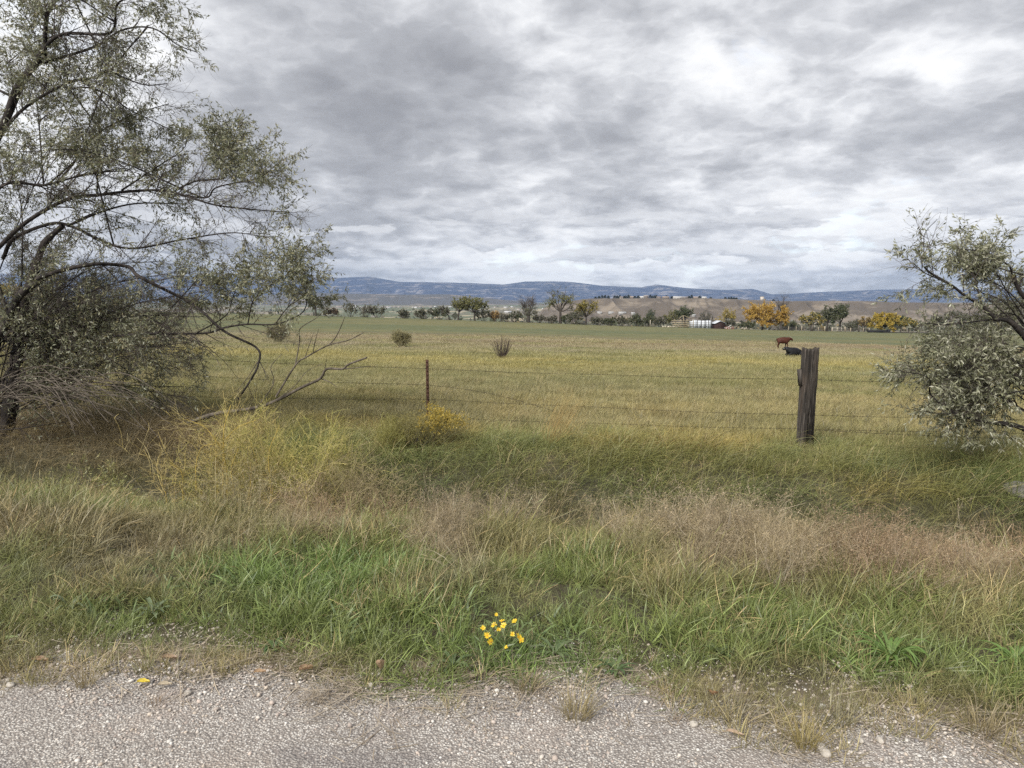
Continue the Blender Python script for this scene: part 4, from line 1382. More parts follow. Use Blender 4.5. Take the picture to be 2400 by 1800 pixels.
# ------------------------------------------------------------------ bushes along the ditch and in the pasture
def bush(name, label, cat, base, h, w, r, stems, sub, twg, cols, thick=0.006, lean=(0, 0, 0), leafc=None, leafn=0, leafl=(0.02, 0.04), leafw=(0.003, 0.006), rand_up=0.6, group=None, stemcol=None, fine=0, curve=0.3, tipflowers=None):
    T = Thing(name, base, label, cat, group)
    a = r.uniform(0, 2 * math.pi, stems)
    rr = np.sqrt(r.random(stems))
    tgt = np.stack([np.cos(a) * rr * w / 2, np.sin(a) * rr * w / 2, h * (0.55 + 0.45 * r.random(stems)) * (1 - 0.35 * rr ** 2)], -1) + np.asarray(lean) * h
    root = np.stack([np.cos(a), np.sin(a), 0 * a - 0.3], -1) * rr[:, None] * w * np.array([0.10, 0.10, 0.05])
    S = 8; s = np.linspace(0, 1, S)[None, :, None]
    out = np.stack([np.cos(a), np.sin(a), 0 * a], -1) * (rr * w * 0.16)[:, None]
    P = np.asarray(base) + root[:, None] + (tgt - root)[:, None] * s + out[:, None] * (s * (1 - s)) * 2 + r.normal(0, 0.03, (stems, 1, 3)) * h * (s - s ** 2) * 3
    R = np.linspace(1, 0.35, S)[None] * thick * r.uniform(0.6, 1.2, (stems, 1))
    cols = np.asarray(cols, float)
    sc = np.asarray(stemcol, float) if stemcol is not None else cols
    mb = MB(); tubes(mb, P, R, 4, col=sc[r.integers(0, len(sc), stems)] * r.uniform(.75, 1.25, (stems, 1)))
    T.part('stems', mb, M_TWIG)
    p2, r2 = spawn(P, R, sub, 0.3, 1.0, (0.22 * h, 0.5 * h), 0.8, rand_up * 0.4, 6, r, 0.55, 0.8, curve, thick * 0.22)
    p3, r3 = spawn(p2, r2, twg, 0.15, 1.0, (0.10 * h, 0.26 * h), 0.8, rand_up * 0.3, 5, r, 0.6, 0.8, curve, thick * 0.15)
    tw = MB()
    for p, q in ((p2, r2), (p3, r3)):
        tubes(tw, p, q, 3, col=cols[r.integers(0, len(cols), len(p))] * r.uniform(.75, 1.3, (len(p), 1)))
    if fine:
        p4, r4 = spawn(p3, r3, fine, 0.1, 1.0, (0.05 * h, 0.14 * h), 0.8, rand_up * 0.3, 4, r, 0.7, 0.8, curve, thick * 0.13)
        strips(tw, p4, r4, unit(np.cross(p4[:, -1] - p4[:, 0], r.normal(size=(len(p4), 3)))), cols[r.integers(0, len(cols), len(p4))] * r.uniform(.75, 1.3, (len(p4), 1)))
        p3 = p4
    T.part('twigs', tw, M_TWIG, kind='stuff')
    if leafn:
        lf = MB(); leaves(lf, p3, leafn, 0.05, leafl, leafw, leafc, r, 0.0, 0.8, 0.7)
        T.part('foliage', lf, M_LEAF, kind='stuff')
    if tipflowers is not None:
        z = p3[:, -1, 2]; k = (z > base[2] + (0.50 + 0.35 * r.random(len(z))) * h) & (p3[:, -1, 0] > base[0] + (0.05 + 0.25 * r.random(len(z))) * w)
        lf = MB(); leaves(lf, p3[k], 5, 0.55, (0.012, 0.028), (0.006, 0.012), tipflowers, r, 0.3, 0.5, 0.9)
        T.part('blossom', lf, M_LEAF, kind='stuff')
    return T


def on_ground(px, Y):
    x = (px - 1200) / 1714 / CT * Y / (1) if False else at(px, 900, Y)[0]
    return np.array([x, Y, float(ground(x, Y))])


def build_bushes():
    r = np.random.default_rng(44)
    YG = [(0.36, 0.33, 0.09), (0.44, 0.37, 0.12), (0.29, 0.285, 0.085), (0.48, 0.41, 0.17)]
    b = on_ground(640, 7.9)
    bush('weed_bush', 'tall airy yellow green weed bush growing in the ditch', 'bush', b, 1.62, 1.75, r, 12, 11, 8, YG, 0.013, leafc=YG, leafn=1, leafl=(.012, .03), leafw=(.002, .004), fine=5, rand_up=.15, curve=.55, stemcol=[(0.46, 0.34, 0.10), (0.40, 0.31, 0.11)])
    b = on_ground(500, 7.6)
    bush('weed_bush', 'bare yellow stemmed weed left of the yellow green bush', 'bush', b, 1.45, 1.3, r, 8, 9, 6, [(0.42, 0.33, 0.13), (0.36, 0.30, 0.15)], 0.018, fine=3, rand_up=.2, curve=.5, stemcol=[(0.48, 0.35, 0.10)])
    W = Thing('yellow_stemmed_weed', on_ground(540, 7.35), 'tall bare weed with bright yellow stems in front of the yellow green bush', 'weed')
    tw = MB()
    for poly, r0 in (([(535, 1215), (531, 1120), (524, 1060), (528, 1000), (540, 950)], .011), ([(524, 1060), (500, 1020), (470, 1000), (430, 985)], .006), ([(528, 1030), (560, 1000), (600, 985)], .006),
                     ([(430, 1215), (428, 1150), (424, 1105), (400, 1085)], .009), ([(640, 1215), (634, 1130), (630, 1060), (650, 1000)], .007), ([(460, 1150), (458, 1090), (470, 1050), (505, 1040)], .006), ([(545, 1215), (548, 1150), (540, 1100), (560, 1050)], .008)):
        mb = MB(); P = limb3(poly, (7.4, 7.3), r=r, jitter=.03); R = np.linspace(r0, r0 * .35, len(P))
        tubes(mb, P, R, 6, col=(0.46, 0.34, 0.085)); W.part('stem', mb, M_SMALL, smooth=True)
        p2, r2 = spawn(P[None], R[None], 9, .35, 1, (.15, .45), .9, .1, 6, r, .45, .6, .5, .0022); tubes(tw, p2, r2, 3, col=np.array([[.44, .34, .11]]) * r.uniform(.8, 1.2, (len(p2), 1)))
        p3, r3 = spawn(p2, r2, 6, .2, 1, (.06, .2), .9, .1, 4, r, .6, .7, .5, .0015); tubes(tw, p3, r3, 3, col=np.array([[.42, .34, .13]]) * r.uniform(.8, 1.2, (len(p3), 1)))
    W.part('twigs', tw, M_TWIG, kind='stuff')
    b = on_ground(800, 7.9)
    bush('weed_bush', 'pale tan dry weed right of the yellow green bush', 'bush', b, 1.15, 1.3, r, 18, 11, 8, [(0.40, 0.33, 0.19), (0.34, 0.27, 0.17), (0.30, 0.27, 0.12)], 0.010, fine=4, rand_up=.1, curve=.6)
    b = on_ground(972, 9.6)
    bush('rabbitbrush', 'yellow tipped rabbitbrush at the foot of the rusty post', 'bush', b, 0.50, 0.85, r, 46, 6, 5, [(0.23, 0.21, 0.10), (0.30, 0.26, 0.10)], 0.006, lean=(.34, 0, 0), leafc=[(0.28, 0.24, 0.07), (0.20, 0.19, 0.08)], leafn=3, leafl=(.015, .035), leafw=(.002, .004), fine=3, stemcol=[(0.10, 0.085, 0.07)], tipflowers=[(0.52, 0.38, 0.06), (0.60, 0.45, 0.09), (0.42, 0.33, 0.07)], curve=.18)
    b = on_ground(925, 9.5)
    bush('rabbitbrush', 'low dull yellow shrub left of the flowering one', 'bush', b, 0.42, 0.55, r, 26, 7, 5, [(0.26, 0.25, 0.09), (0.32, 0.29, 0.10)], 0.005, leafc=[(0.30, 0.28, 0.08)], leafn=3, leafl=(.015, .03), leafw=(.002, .004), fine=3)
    b = on_ground(1290, 9.6)
    bush('tall_grass_clump', 'wind bent golden grass clump between the two fence posts', 'grass', b, 0.75, 0.6, r, 60, 3, 2, [(0.42, 0.31, 0.13), (0.36, 0.27, 0.12)], 0.003, lean=(.35, 0, 0), curve=.2)
    for px, Y, h, lab in ((120, 8.5, .75, 'pale yellow leafy weed in the ditch under the big tree'), (210, 8.0, .95, 'taller pale yellow leafy weed in front of the brown thatch'), (255, 7.6, .6, 'low grey green leafy weed at the ditch edge')):
        b = on_ground(px, Y)
        bush('leafy_weed', lab, 'weed', b, h, h * .55, r, 9, 6, 4, [(0.16, 0.16, 0.07), (0.2, 0.17, 0.09)], 0.005, leafc=[(0.34, 0.33, 0.12), (0.27, 0.28, 0.11), (0.40, 0.36, 0.16)], leafn=6, leafl=(.03, .06), leafw=(.008, .014))
    # pasture
    b = hit(940, 814)
    bush('pasture_shrub', 'rounded dull olive shrub alone in the pasture', 'shrub', b, 1.15, 1.10, r, 34, 7, 5, [(0.27, 0.235, 0.14), (0.22, 0.19, 0.125)], 0.016, leafc=[(0.33, 0.295, 0.15), (0.27, 0.25, 0.125)], leafn=5, leafl=(.05, .10), leafw=(.015, .03), fine=2)
    b = hit(1176, 838)
    bush('bare_shrub', 'vase shaped clump of bare brown stems in the pasture', 'shrub', b, 1.15, 1.05, r, 24, 2, 2, [(0.075, 0.055, 0.045), (0.11, 0.085, 0.07)], 0.026, curve=.12, rand_up=1.0)
    b = hit(655, 802)
    bush('pasture_shrub', 'dull tan shrub seen through the low branches of the left tree', 'shrub', b, 1.5, 1.5, r, 40, 7, 5, [(0.20, 0.18, 0.11)], 0.016, leafc=[(0.22, 0.20, 0.11)], leafn=5, leafl=(.05, .10), leafw=(.015, .03), fine=2)


build_bushes()


# ------------------------------------------------------------------ small things on the verge
def build_small():
    r = np.random.default_rng(52)
    # the yellow flowers
    base = hit(1165, 1535)
    T = Thing('yellow_flower_plant', base, 'cluster of yellow daisy flowers in the green verge', 'flower')
    spots = [(1163, 1441, .7), (1176, 1456, 1.0), (1206, 1456, 1.0), (1158, 1465, 1.15), (1180, 1466, 1.15), (1168, 1475, .9), (1132, 1472, .9), (1142, 1490, 1.2),
             (1201, 1487, .9), (1215, 1493, 1.3), (1221, 1500, 1.0), (1150, 1505, 1.3), (1187, 1517, .7)]
    st = MB(); gcol = np.array([0.14, 0.18, 0.06])
    for px, py, s in spots:
        Y = 3.15 + r.uniform(-.10, .10) - (py - 1475) * 0.0028
        h = at(px, py, Y)
        root = base + np.array([r.normal(0, .05), r.normal(0, .05), -0.01])
        mid = (root + h) / 2 + np.array([r.normal(0, .02), r.normal(0, .02), .03])
        P = resample([root, mid, h], 9)
        tubes(st, P, np.linspace(.0016, .0011, 9), 4, col=gcol)
        axis = unit(np.array([r.normal(0, .35), -0.75 + r.normal(0, .25), 0.75]))
        a1 = unit(np.cross(axis, np.array([1., 0.1, 0]))); a2 = np.cross(axis, a1)
        R = 0.0150 * s
        fm = MB(); n = 9
        for k in range(n):
            a = 2 * math.pi * k / n + r.normal(0, .12)
            d = a1 * math.cos(a) + a2 * math.sin(a); sd = np.cross(axis, d)
            d = unit(d + axis * r.uniform(.15, .65))
            l = R * r.uniform(.85, 1.15)
            v = [h + d * l * .2 - sd * l * .10, h + d * l * .2 + sd * l * .10, h + d * l * .7 + sd * l * .20, h + d * l - axis * l * .1, h + d * l * .7 - sd * l * .20]
            fm.add(v, quads=[(0, 1, 2, 4)], tris=[(4, 2, 3)], col=np.array([0.88, 0.63, 0.03]) * r.uniform(.85, 1.1))
        hd = T.part('flower', fm, M_LEAF)
        dm = MB()
        ang = np.arange(8) / 8 * 2 * math.pi
        ring = h + R * .33 * (np.cos(ang)[:, None] * a1 + np.sin(ang)[:, None] * a2)
        dm.add(np.vstack([ring, ring * .45 + h * .55 + axis * R * .25, [h + axis * R * .3]]),
               quads=[(i, (i + 1) % 8, 8 + (i + 1) % 8, 8 + i) for i in range(8)], tris=[(8 + i, 8 + (i + 1) % 8, 16) for i in range(8)], col=(0.62, 0.30, 0.02))
        T.part('disc', dm, M_SMALL, under=hd)
    T.part('stems', st, M_SMALL)
    lf = MB()
    P = base + np.stack([r.normal(0, .05, 60), r.normal(0, .05, 60), r.uniform(.0, .05, 60)], -1)
    seg = np.stack([P, P + np.stack([r.normal(0, .03, 60), r.normal(0, .03, 60), r.uniform(.02, .09, 60)], -1)], 1)
    leaves(lf, seg, 3, 0.1, (.03, .06), (.004, .008), [(0.13, 0.18, 0.06), (0.16, 0.20, 0.08)], r, 0.1)
    T.part('foliage', lf, M_LEAF, kind='stuff')

    # broad leaved rosettes
    def rosette(px, py, label, n, L, W, cols, up=0.5):
        b = hit(px, py)
        T = Thing('broadleaf_weed', b, label, 'weed')
        W = W * .62; n = int(n * 1.5)
        for k in range(n):
            mb = MB()
            a = 2 * math.pi * k / n + r.normal(0, .3)
            d = np.array([math.cos(a), math.sin(a), 0]); sd = np.array([-math.sin(a), math.cos(a), 0])
            l = L * .66 * r.uniform(.6, 1.2); u = up * r.uniform(.4, 1.3)
            t = np.linspace(0, 1, 7)
            mid = b + d * (t * l)[:, None] + np.array([0, 0, 1]) * (l * u * (t * 1.5 - t ** 2 * 1.15))[:, None] + np.array([0, 0, .012])
            wd = W * np.array([.12, .45, .85, 1, .9, .55, .04]) * r.uniform(.85, 1.15) / 2
            fold = np.array([0, 0, 1]) * (wd * .45)[:, None]
            wav = np.array([0, 0, 1]) * (W * .10 * np.sin(t * 14 + r.uniform(0, 6)))[:, None]
            v = np.stack([mid - sd * wd[:, None] + fold + wav, mid, mid + sd * wd[:, None] + fold - wav], 1)
            idx = np.arange(21).reshape(7, 3)
            q = np.concatenate([np.stack([idx[:-1, j], idx[:-1, j + 1], idx[1:, j + 1], idx[1:, j]], -1) for j in (0, 1)])
            mb.add(v.reshape(-1, 3), quads=q, col=np.array(cols[r.integers(0, len(cols))]) * r.uniform(.85, 1.15))
            T.part('leaf', mb, M_LEAF, smooth=True)
        return T
    G1 = [(0.13, 0.18, 0.075), (0.16, 0.20, 0.09), (0.11, 0.15, 0.06)]
    rosette(1062, 1572, 'leafy rosette at the gravel edge left of the yellow flowers', 11, .15, .030, G1, .7)
    rosette(1300, 1540, 'low leafy rosette right of the yellow flowers', 12, .16, .028, G1, .6)
    rosette(1445, 1580, 'dark leafy rosette at the gravel edge right of the yellow flowers', 10, .14, .024, [(0.09, 0.14, 0.05), (0.12, 0.16, 0.06)], .7)
    rosette(820, 1500, 'pale leafy rosette in the grass above the tan leaf', 9, .14, .026, G1, .7)
    rosette(360, 1450, 'two toned leafy weed low in the grass at left', 7, .15, .035, [(0.18, 0.22, 0.12), (0.15, 0.19, 0.10)], 1.0)
    rosette(165, 1435, 'upright pale leaf weed near the left edge of the verge', 5, .16, .035, [(0.19, 0.23, 0.13)], 1.3)
    rosette(2085, 1560, 'bright green broad bladed clump in the verge at right', 20, .24, .022, [(0.14, 0.23, 0.05), (0.17, 0.26, 0.07)], 1.2)
    rosette(1690, 1545, 'small pale green leafy weed below the tan weeds', 8, .13, .024, G1, .9)
    rosette(2380, 1560, 'bright green broad bladed clump cut by the right edge', 14, .22, .022, [(0.15, 0.24, 0.06)], 1.0)
    rosette(640, 1530, 'spreading dark green leafy weed beside the gravel', 10, .13, .022, [(0.09, 0.15, 0.05), (0.12, 0.17, 0.06)], .6)

    # dry tufts standing on the gravel
    tufts = [(1352, 1688, .17, .055, 150, 'bushy dry tuft standing out on the gravel below the flowers', STRAW * .82 + OLIVE * .15), (1890, 1762, .17, .035, 110, 'tall straw tuft on the gravel at right', YEL * .75 + STRAW * .3),
             (1960, 1705, .14, .06, 120, 'grey straw tuft behind the tall straw one', GREY * 1.1), (2300, 1722, .14, .05, 120, 'spiky dry tuft on the gravel near the right edge', STRAW * .85),
             (2378, 1700, .13, .05, 100, 'dry tuft cut by the right edge of the gravel', STRAW * .8), (200, 1615, .13, .03, 80, 'leaning dry tuft on the gravel at left', STRAW * .8),
             (335, 1580, .09, .03, 70, 'small round dry tuft above the yellow leaf', OLIVE * 1.2), (365, 1662, .06, .025, 40, 'flattened scrap of dry grass below the yellow leaf', BROWN * 1.5),
             (735, 1650, .07, .035, 60, 'wiry bleached tuft beside the bare dirt patch', np.array([.42, .36, .28])), (1235, 1620, .10, .05, 90, 'short dry tuft under the yellow flowers', STRAW * .75),
             (985, 1600, .10, .07, 130, 'wide dry tuft right of the tan leaf', STRAW * .7), (1700, 1680, .12, .08, 130, 'broad dull tuft left of the tall straw one', GREY),
             (650, 1545, .09, .06, 100, 'brownish tuft where grass meets gravel left of centre', STRAW * .7), (1580, 1700, .04, .03, 30, 'trampled wisp of straw near the brown leaf', BROWN * 1.6)]
    for px, py, h, sp, n, lab, c in tufts:
        b = hit(px, py)
        if b[1] < road_edge(b[0]): b[2] = max(b[2], 0.008)
        mb = tuft_mb(n, h * 1.15, sp, .0024, .42, .35, r, .05, tipc=(1.05, 1.0, .9), at0=b, base=np.asarray(c) * .9)
        o = mb.build('dry_tuft', M_LEAF, origin=b)
        tag(o, lab, 'grass tuft', 'dry grass tufts along the gravel')

    # fallen leaves
    def leaf(px, py, L, W, col, label, curl=.35, yaw=0.0, stand=0.0):
        b = hit(px, py); b[2] = max(b[2], 0.008) + 0.012
        t = np.linspace(0, 1, 9); s = np.linspace(-1, 1, 7)
        wd = W / 2 * np.array([.06, .5, .85, 1, .98, .85, .62, .35, .03])
        TT, SS = np.meshgrid(t, s, indexing='ij')
        X = (TT - .5) * L; Yv = SS * wd[:, None] * (1 + .10 * np.sin(TT * 25))
        Z = curl * W * (SS ** 2) * .5 + .10 * L * np.sin(TT * 3 + 1) + .05 * W * np.sin(TT * 17 + SS * 5)
        v = np.stack([X, Yv, Z], -1).reshape(-1, 3)
        cs, sn = math.cos(stand), math.sin(stand)
        v = v @ np.array([[cs, 0, sn], [0, 1, 0], [-sn, 0, cs]])
        cy, sy = math.cos(yaw), math.sin(yaw)
        v = v @ np.array([[cy, sy, 0], [-sy, cy, 0], [0, 0, 1]])
        v[:, 2] -= v[:, 2].min()
        idx = np.arange(63).reshape(9, 7)
        q = np.stack([idx[:-1, :-1], idx[:-1, 1:], idx[1:, 1:], idx[1:, :-1]], -1).reshape(-1, 4)
        base_c = np.asarray(col) * (1 + .25 * (fbm(TT * 6, SS * 3, 3, 2) - .5).reshape(-1, 1) * 2)
        base_c = np.where((np.abs(SS) < .05).reshape(-1, 1), base_c * 1.2, base_c)
        T = Thing('fallen_leaf', b, label, 'leaf', 'fallen leaves along the gravel')
        mb = MB(); mb.add(v + b, quads=q, col=base_c)
        T.part('blade', mb, M_LEAF, smooth=True)
        mb = MB()
        e0 = (v[idx[0, 3]]); e1 = e0 + (e0 - v[idx[3, 3]]) * .7; e1[2] = max(0.001, e1[2] - .004)
        tubes(mb, np.array([e0, e1]) + b, np.array([.0009, .0007]), 4, col=np.asarray(col) * .7)
        T.part('stalk', mb, M_SMALL)
    TANL = (0.42, 0.27, 0.16)
    leaf(893, 1592, .075, .042, (0.50, 0.34, 0.23), 'crumpled pink tan leaf propped upright where grass meets gravel', .6, 1.75, -.75)
    leaf(1671, 1655, .055, .040, (0.42, 0.25, 0.14), 'orange brown curled leaf beside the gravel at right', .6, 1.2, -.45)
    leaf(337, 1613, .048, .034, (0.72, 0.56, 0.06), 'bright yellow leaf lying on the gravel', .4, .3, 0)
    leaf(95, 1562, .065, .038, TANL, 'tan leaf near the left edge of the gravel', .5, .2)
    leaf(400, 1557, .065, .036, (0.36, 0.25, 0.16), 'dull brown leaf under the grass fringe above the yellow leaf', .5, .25)
    leaf(610, 1592, .048, .032, (0.46, 0.31, 0.18), 'small tan leaf on the gravel left of the dead twig', .5, .5)
    leaf(718, 1588, .062, .034, (0.42, 0.28, 0.17), 'folded tan leaf against a dry tuft', .9, .7)
    leaf(388, 1622, .052, .030, (0.50, 0.42, 0.30), 'bleached leaf right of the yellow leaf', .4, .35)
    leaf(1110, 1606, .045, .032, (0.45, 0.36, 0.27), 'pale leaf below the leafy rosette', .5, .9)
    leaf(1722, 1742, .062, .024, (0.48, 0.35, 0.25), 'torn pale leaf scrap on the gravel at lower right', .4, -.2)
    leaf(895, 1610, .040, .022, (0.30, 0.22, 0.16), 'dark brown leaf sliver below the upright leaf', .4, .1)

    # pale rock by the right tree
    bm = bmesh.new(); bmesh.ops.create_icosphere(bm, subdivisions=3, radius=1)
    v = np.array([q.co[:] for q in bm.verts]); tri = [[q.index for q in f.verts] for f in bm.faces]; bm.free()
    v = v * (1 + .5 * (fbm(v[:, 0] * 1.6 + 5, v[:, 1] * 1.6 + v[:, 2], 4, 3) - .5)[:, None])
    b = on_ground(2412, 7.7)
    b[2] = at(2412, 1140, 7.7)[2] - .05
    mb = MB(); mb.add(v * np.array([.15, .14, .10]) + b, tris=tri)
    o = mb.build('boulder', mat_plain('pale_rock', (0.20, 0.19, 0.175), .9, 0, .45, 9, .6), smooth=True, origin=b)
    tag(o, 'pale grey boulder half hidden in grass at the right edge', 'rock')
    # larger loose stones
    mst = mat_plain('loose_stone', (0.42, 0.385, 0.34), .85, 0, .3, 40, .4)
    for px, py, s in ((1923, 1761, .017), (1935, 1778, .020), (2016, 1746, .014), (2062, 1745, .014), (1626, 1707, .015), (1215, 1550, .014), (415, 1573, .016), (441, 1637, .014), (25, 1613, .016), (20, 1602, .012)):
        b = hit(px, py); b[2] = max(b[2], .008) + s * .35
        k = r.uniform(.75, 1.2, 3) * s; k[2] *= .7
        mb = MB(); mb.add(v * k + b, tris=tri)
        o = mb.build('pebble', mst, smooth=True, origin=b)
        tag(o, 'larger pale pebble lying loose among the road gravel', 'stone', 'larger pebbles in the gravel')


build_small()


# ------------------------------------------------------------------ cattle
def skin_mesh(name, verts, edges, radii, root=0, sub=2):
    me = bpy.data.meshes.new(name + '_cage')
    me.from_pydata([tuple(v) for v in verts], edges, [])
    o = bpy.data.objects.new(name + '_cage', me); COL.objects.link(o)
    o.modifiers.new('skin', 'SKIN')
    s = o.modifiers.new('sub', 'SUBSURF'); s.levels = sub; s.render_levels = sub
    for i, d in enumerate(me.skin_vertices[0].data):
        rr = radii[i]
        d.radius = (rr, rr) if not isinstance(rr, tuple) else rr
        d.use_root = (i == root)
    dg = bpy.context.evaluated_depsgraph_get(); dg.update()
    m2 = bpy.data.meshes.new_from_object(o.evaluated_get(dg))
    bpy.data.objects.remove(o); bpy.data.meshes.remove(me)
    m2.name = name
    for p in m2.polygons: p.use_smooth = True
    return m2


def cow(loc, rz, scale, lying, label, mat, horns=False, eartag=False):
    root = empty('cow', loc); root.rotation_euler = (0, 0, rz); root.scale = (scale,) * 3
    tag(root, label, 'cow', 'cattle in the pasture')
    if not lying:
        V = [(-.62, 0, 1.10), (-.25, 0, 1.02), (.20, 0, 1.00), (.58, 0, 1.08), (.86, 0, 1.18), (1.06, 0, 1.24), (1.26, 0, 1.10), (1.38, 0, 1.00)]
        R = [(.25, .27), (.33, .36), (.33, .37), (.26, .33), (.17, .22), (.13, .15), (.11, .11), (.085, .08)]
        E = [(i, i + 1) for i in range(7)]
        for x0, x1, bk in ((-.60, -.62, 1), (.52, .54, 0)):
            a = 0 if bk else 3
            for s in (-1, 1):
                sh = .10 * s * (1 if bk else -1)
                n = len(V)
                if bk:
                    V += [(x0, .17 * s, .86), (x0 + .10 + sh, .18 * s, .62), (x0 - .06 + sh, .18 * s, .38), (x0 - .02 + sh, .18 * s, .09), (x0 + .05 + sh, .18 * s, .02)]
                else:
                    V += [(x0, .16 * s, .80), (x0 + sh * .6, .16 * s, .60), (x0 + sh, .16 * s, .36), (x0 + sh, .16 * s, .09), (x0 + .05 + sh, .16 * s, .02)]
                R += [(.14, .17), .085, .052, .045, .055]
                E += [(a, n), (n, n + 1), (n + 1, n + 2), (n + 2, n + 3), (n + 3, n + 4)]
        n = len(V)
        V += [(-.86, 0, 1.20), (-.95, 0, .95), (-.94, 0, .60), (-.93, 0, .42)]; R += [.04, .026, .024, .05]
        E += [(0, n), (n, n + 1), (n + 1, n + 2), (n + 2, n + 3)]
        hp = np.array([1.05, 0, 1.30])
    else:
        V = [(-.66, .06, .40), (-.30, .02, .44), (.15, 0, .46), (.55, 0, .52), (.80, -.02, .70), (.93, -.08, .86), (1.02, -.26, .76), (1.06, -.38, .66)]
        R = [(.26, .28), (.38, .36), (.38, .38), (.29, .33), (.18, .22), (.14, .15), (.115, .12), (.09, .085)]
        E = [(i, i + 1) for i in range(7)]
        for s in (-1, 1):
            n = len(V)
            V += [(.55, .24 * s, .30), (.86, .26 * s, .17), (.62, .30 * s, .07), (.46, .30 * s, .06)]; R += [.13, .075, .055, .05]
            E += [(3, n), (n, n + 1), (n + 1, n + 2), (n + 2, n + 3)]
            n = len(V)
            V += [(-.50, .34 * s, .28), (-.14, .44 * s, .16), (-.48, .50 * s, .08), (-.30, .54 * s, .06)]; R += [.17, .10, .06, .05]
            E += [(0, n), (n, n + 1), (n + 1, n + 2), (n + 2, n + 3)]
        hp = np.array([.93, -.08, .90])
    R = [(a[0] * 1.22, a[1] * 1.25) if isinstance(a, tuple) else a * 1.25 for a in R]
    me = skin_mesh('body', V, E, R)
    me.materials.append(mat)
    for vv in me.vertices: vv.co.x *= (.88 if not lying else 1.0)
    hp = hp * np.array([.88, 1, 1]) if not lying else hp
    b = bpy.data.objects.new('body', me); COL.objects.link(b); b.parent = root
    for s in (-1, 1):
        mb = MB()
        o = hp + (np.array([-.02, .13 * s, 0]) if not lying else np.array([.14 * s, .06 * s, -.01]))
        d = np.array([-.05, .20 * s, -.05]) if not lying else np.array([.20 * s, .06 * s, -.05])
        dn = np.array([0, 0, .055])
        t = np.linspace(0, 1, 6)
        P = o + d * t[:, None]
        w = np.array([.3, .8, 1, .85, .55, .05])
        tubes(mb, P, w * .05, 6, col=(.02, .02, .02))
        e = mb.build('ear', mat, root, smooth=True)
        if eartag and s == 1:
            tb = MB(); box(tb, o + d * .6 + np.array([0, -.05, -.045]), (.07, .012, .085), (.8, .8, .78))
            tb.build('ear_tag', M_SMALL, e)
        if horns:
            mb = MB()
            P = resample([hp + np.array([0, .07 * s, .04]), hp + np.array([.02, .20 * s, .10]), hp + np.array([.12, .27 * s, .20])], 8)
            tubes(mb, P, np.linspace(.028, .006, 8), 6, col=(.35, .30, .22))
            mb.build('horn', M_SMALL, root, smooth=True)
    return root


M_BROWN = mat_plain('brown_hide', (0.060, 0.018, 0.010), .7, 0, .3, 3)
M_BLACK = mat_plain('black_hide', (0.010, 0.010, 0.012), .6, 0, .3, 3)
p = hit(1834, 819)
_s = p[1] / 1714 * 25 / 1.42
cow(p + np.array([0, 0, .10]), -.12, _s * 1.06, False, 'brown horned cow standing side on in the pasture', M_BROWN, horns=True)
p = hit(1862, 836)
cow(p, math.pi + .30, p[1] / 1714 * 25 / 1.02, True, 'black cow lying down beside the wooden post', M_BLACK, eartag=True)


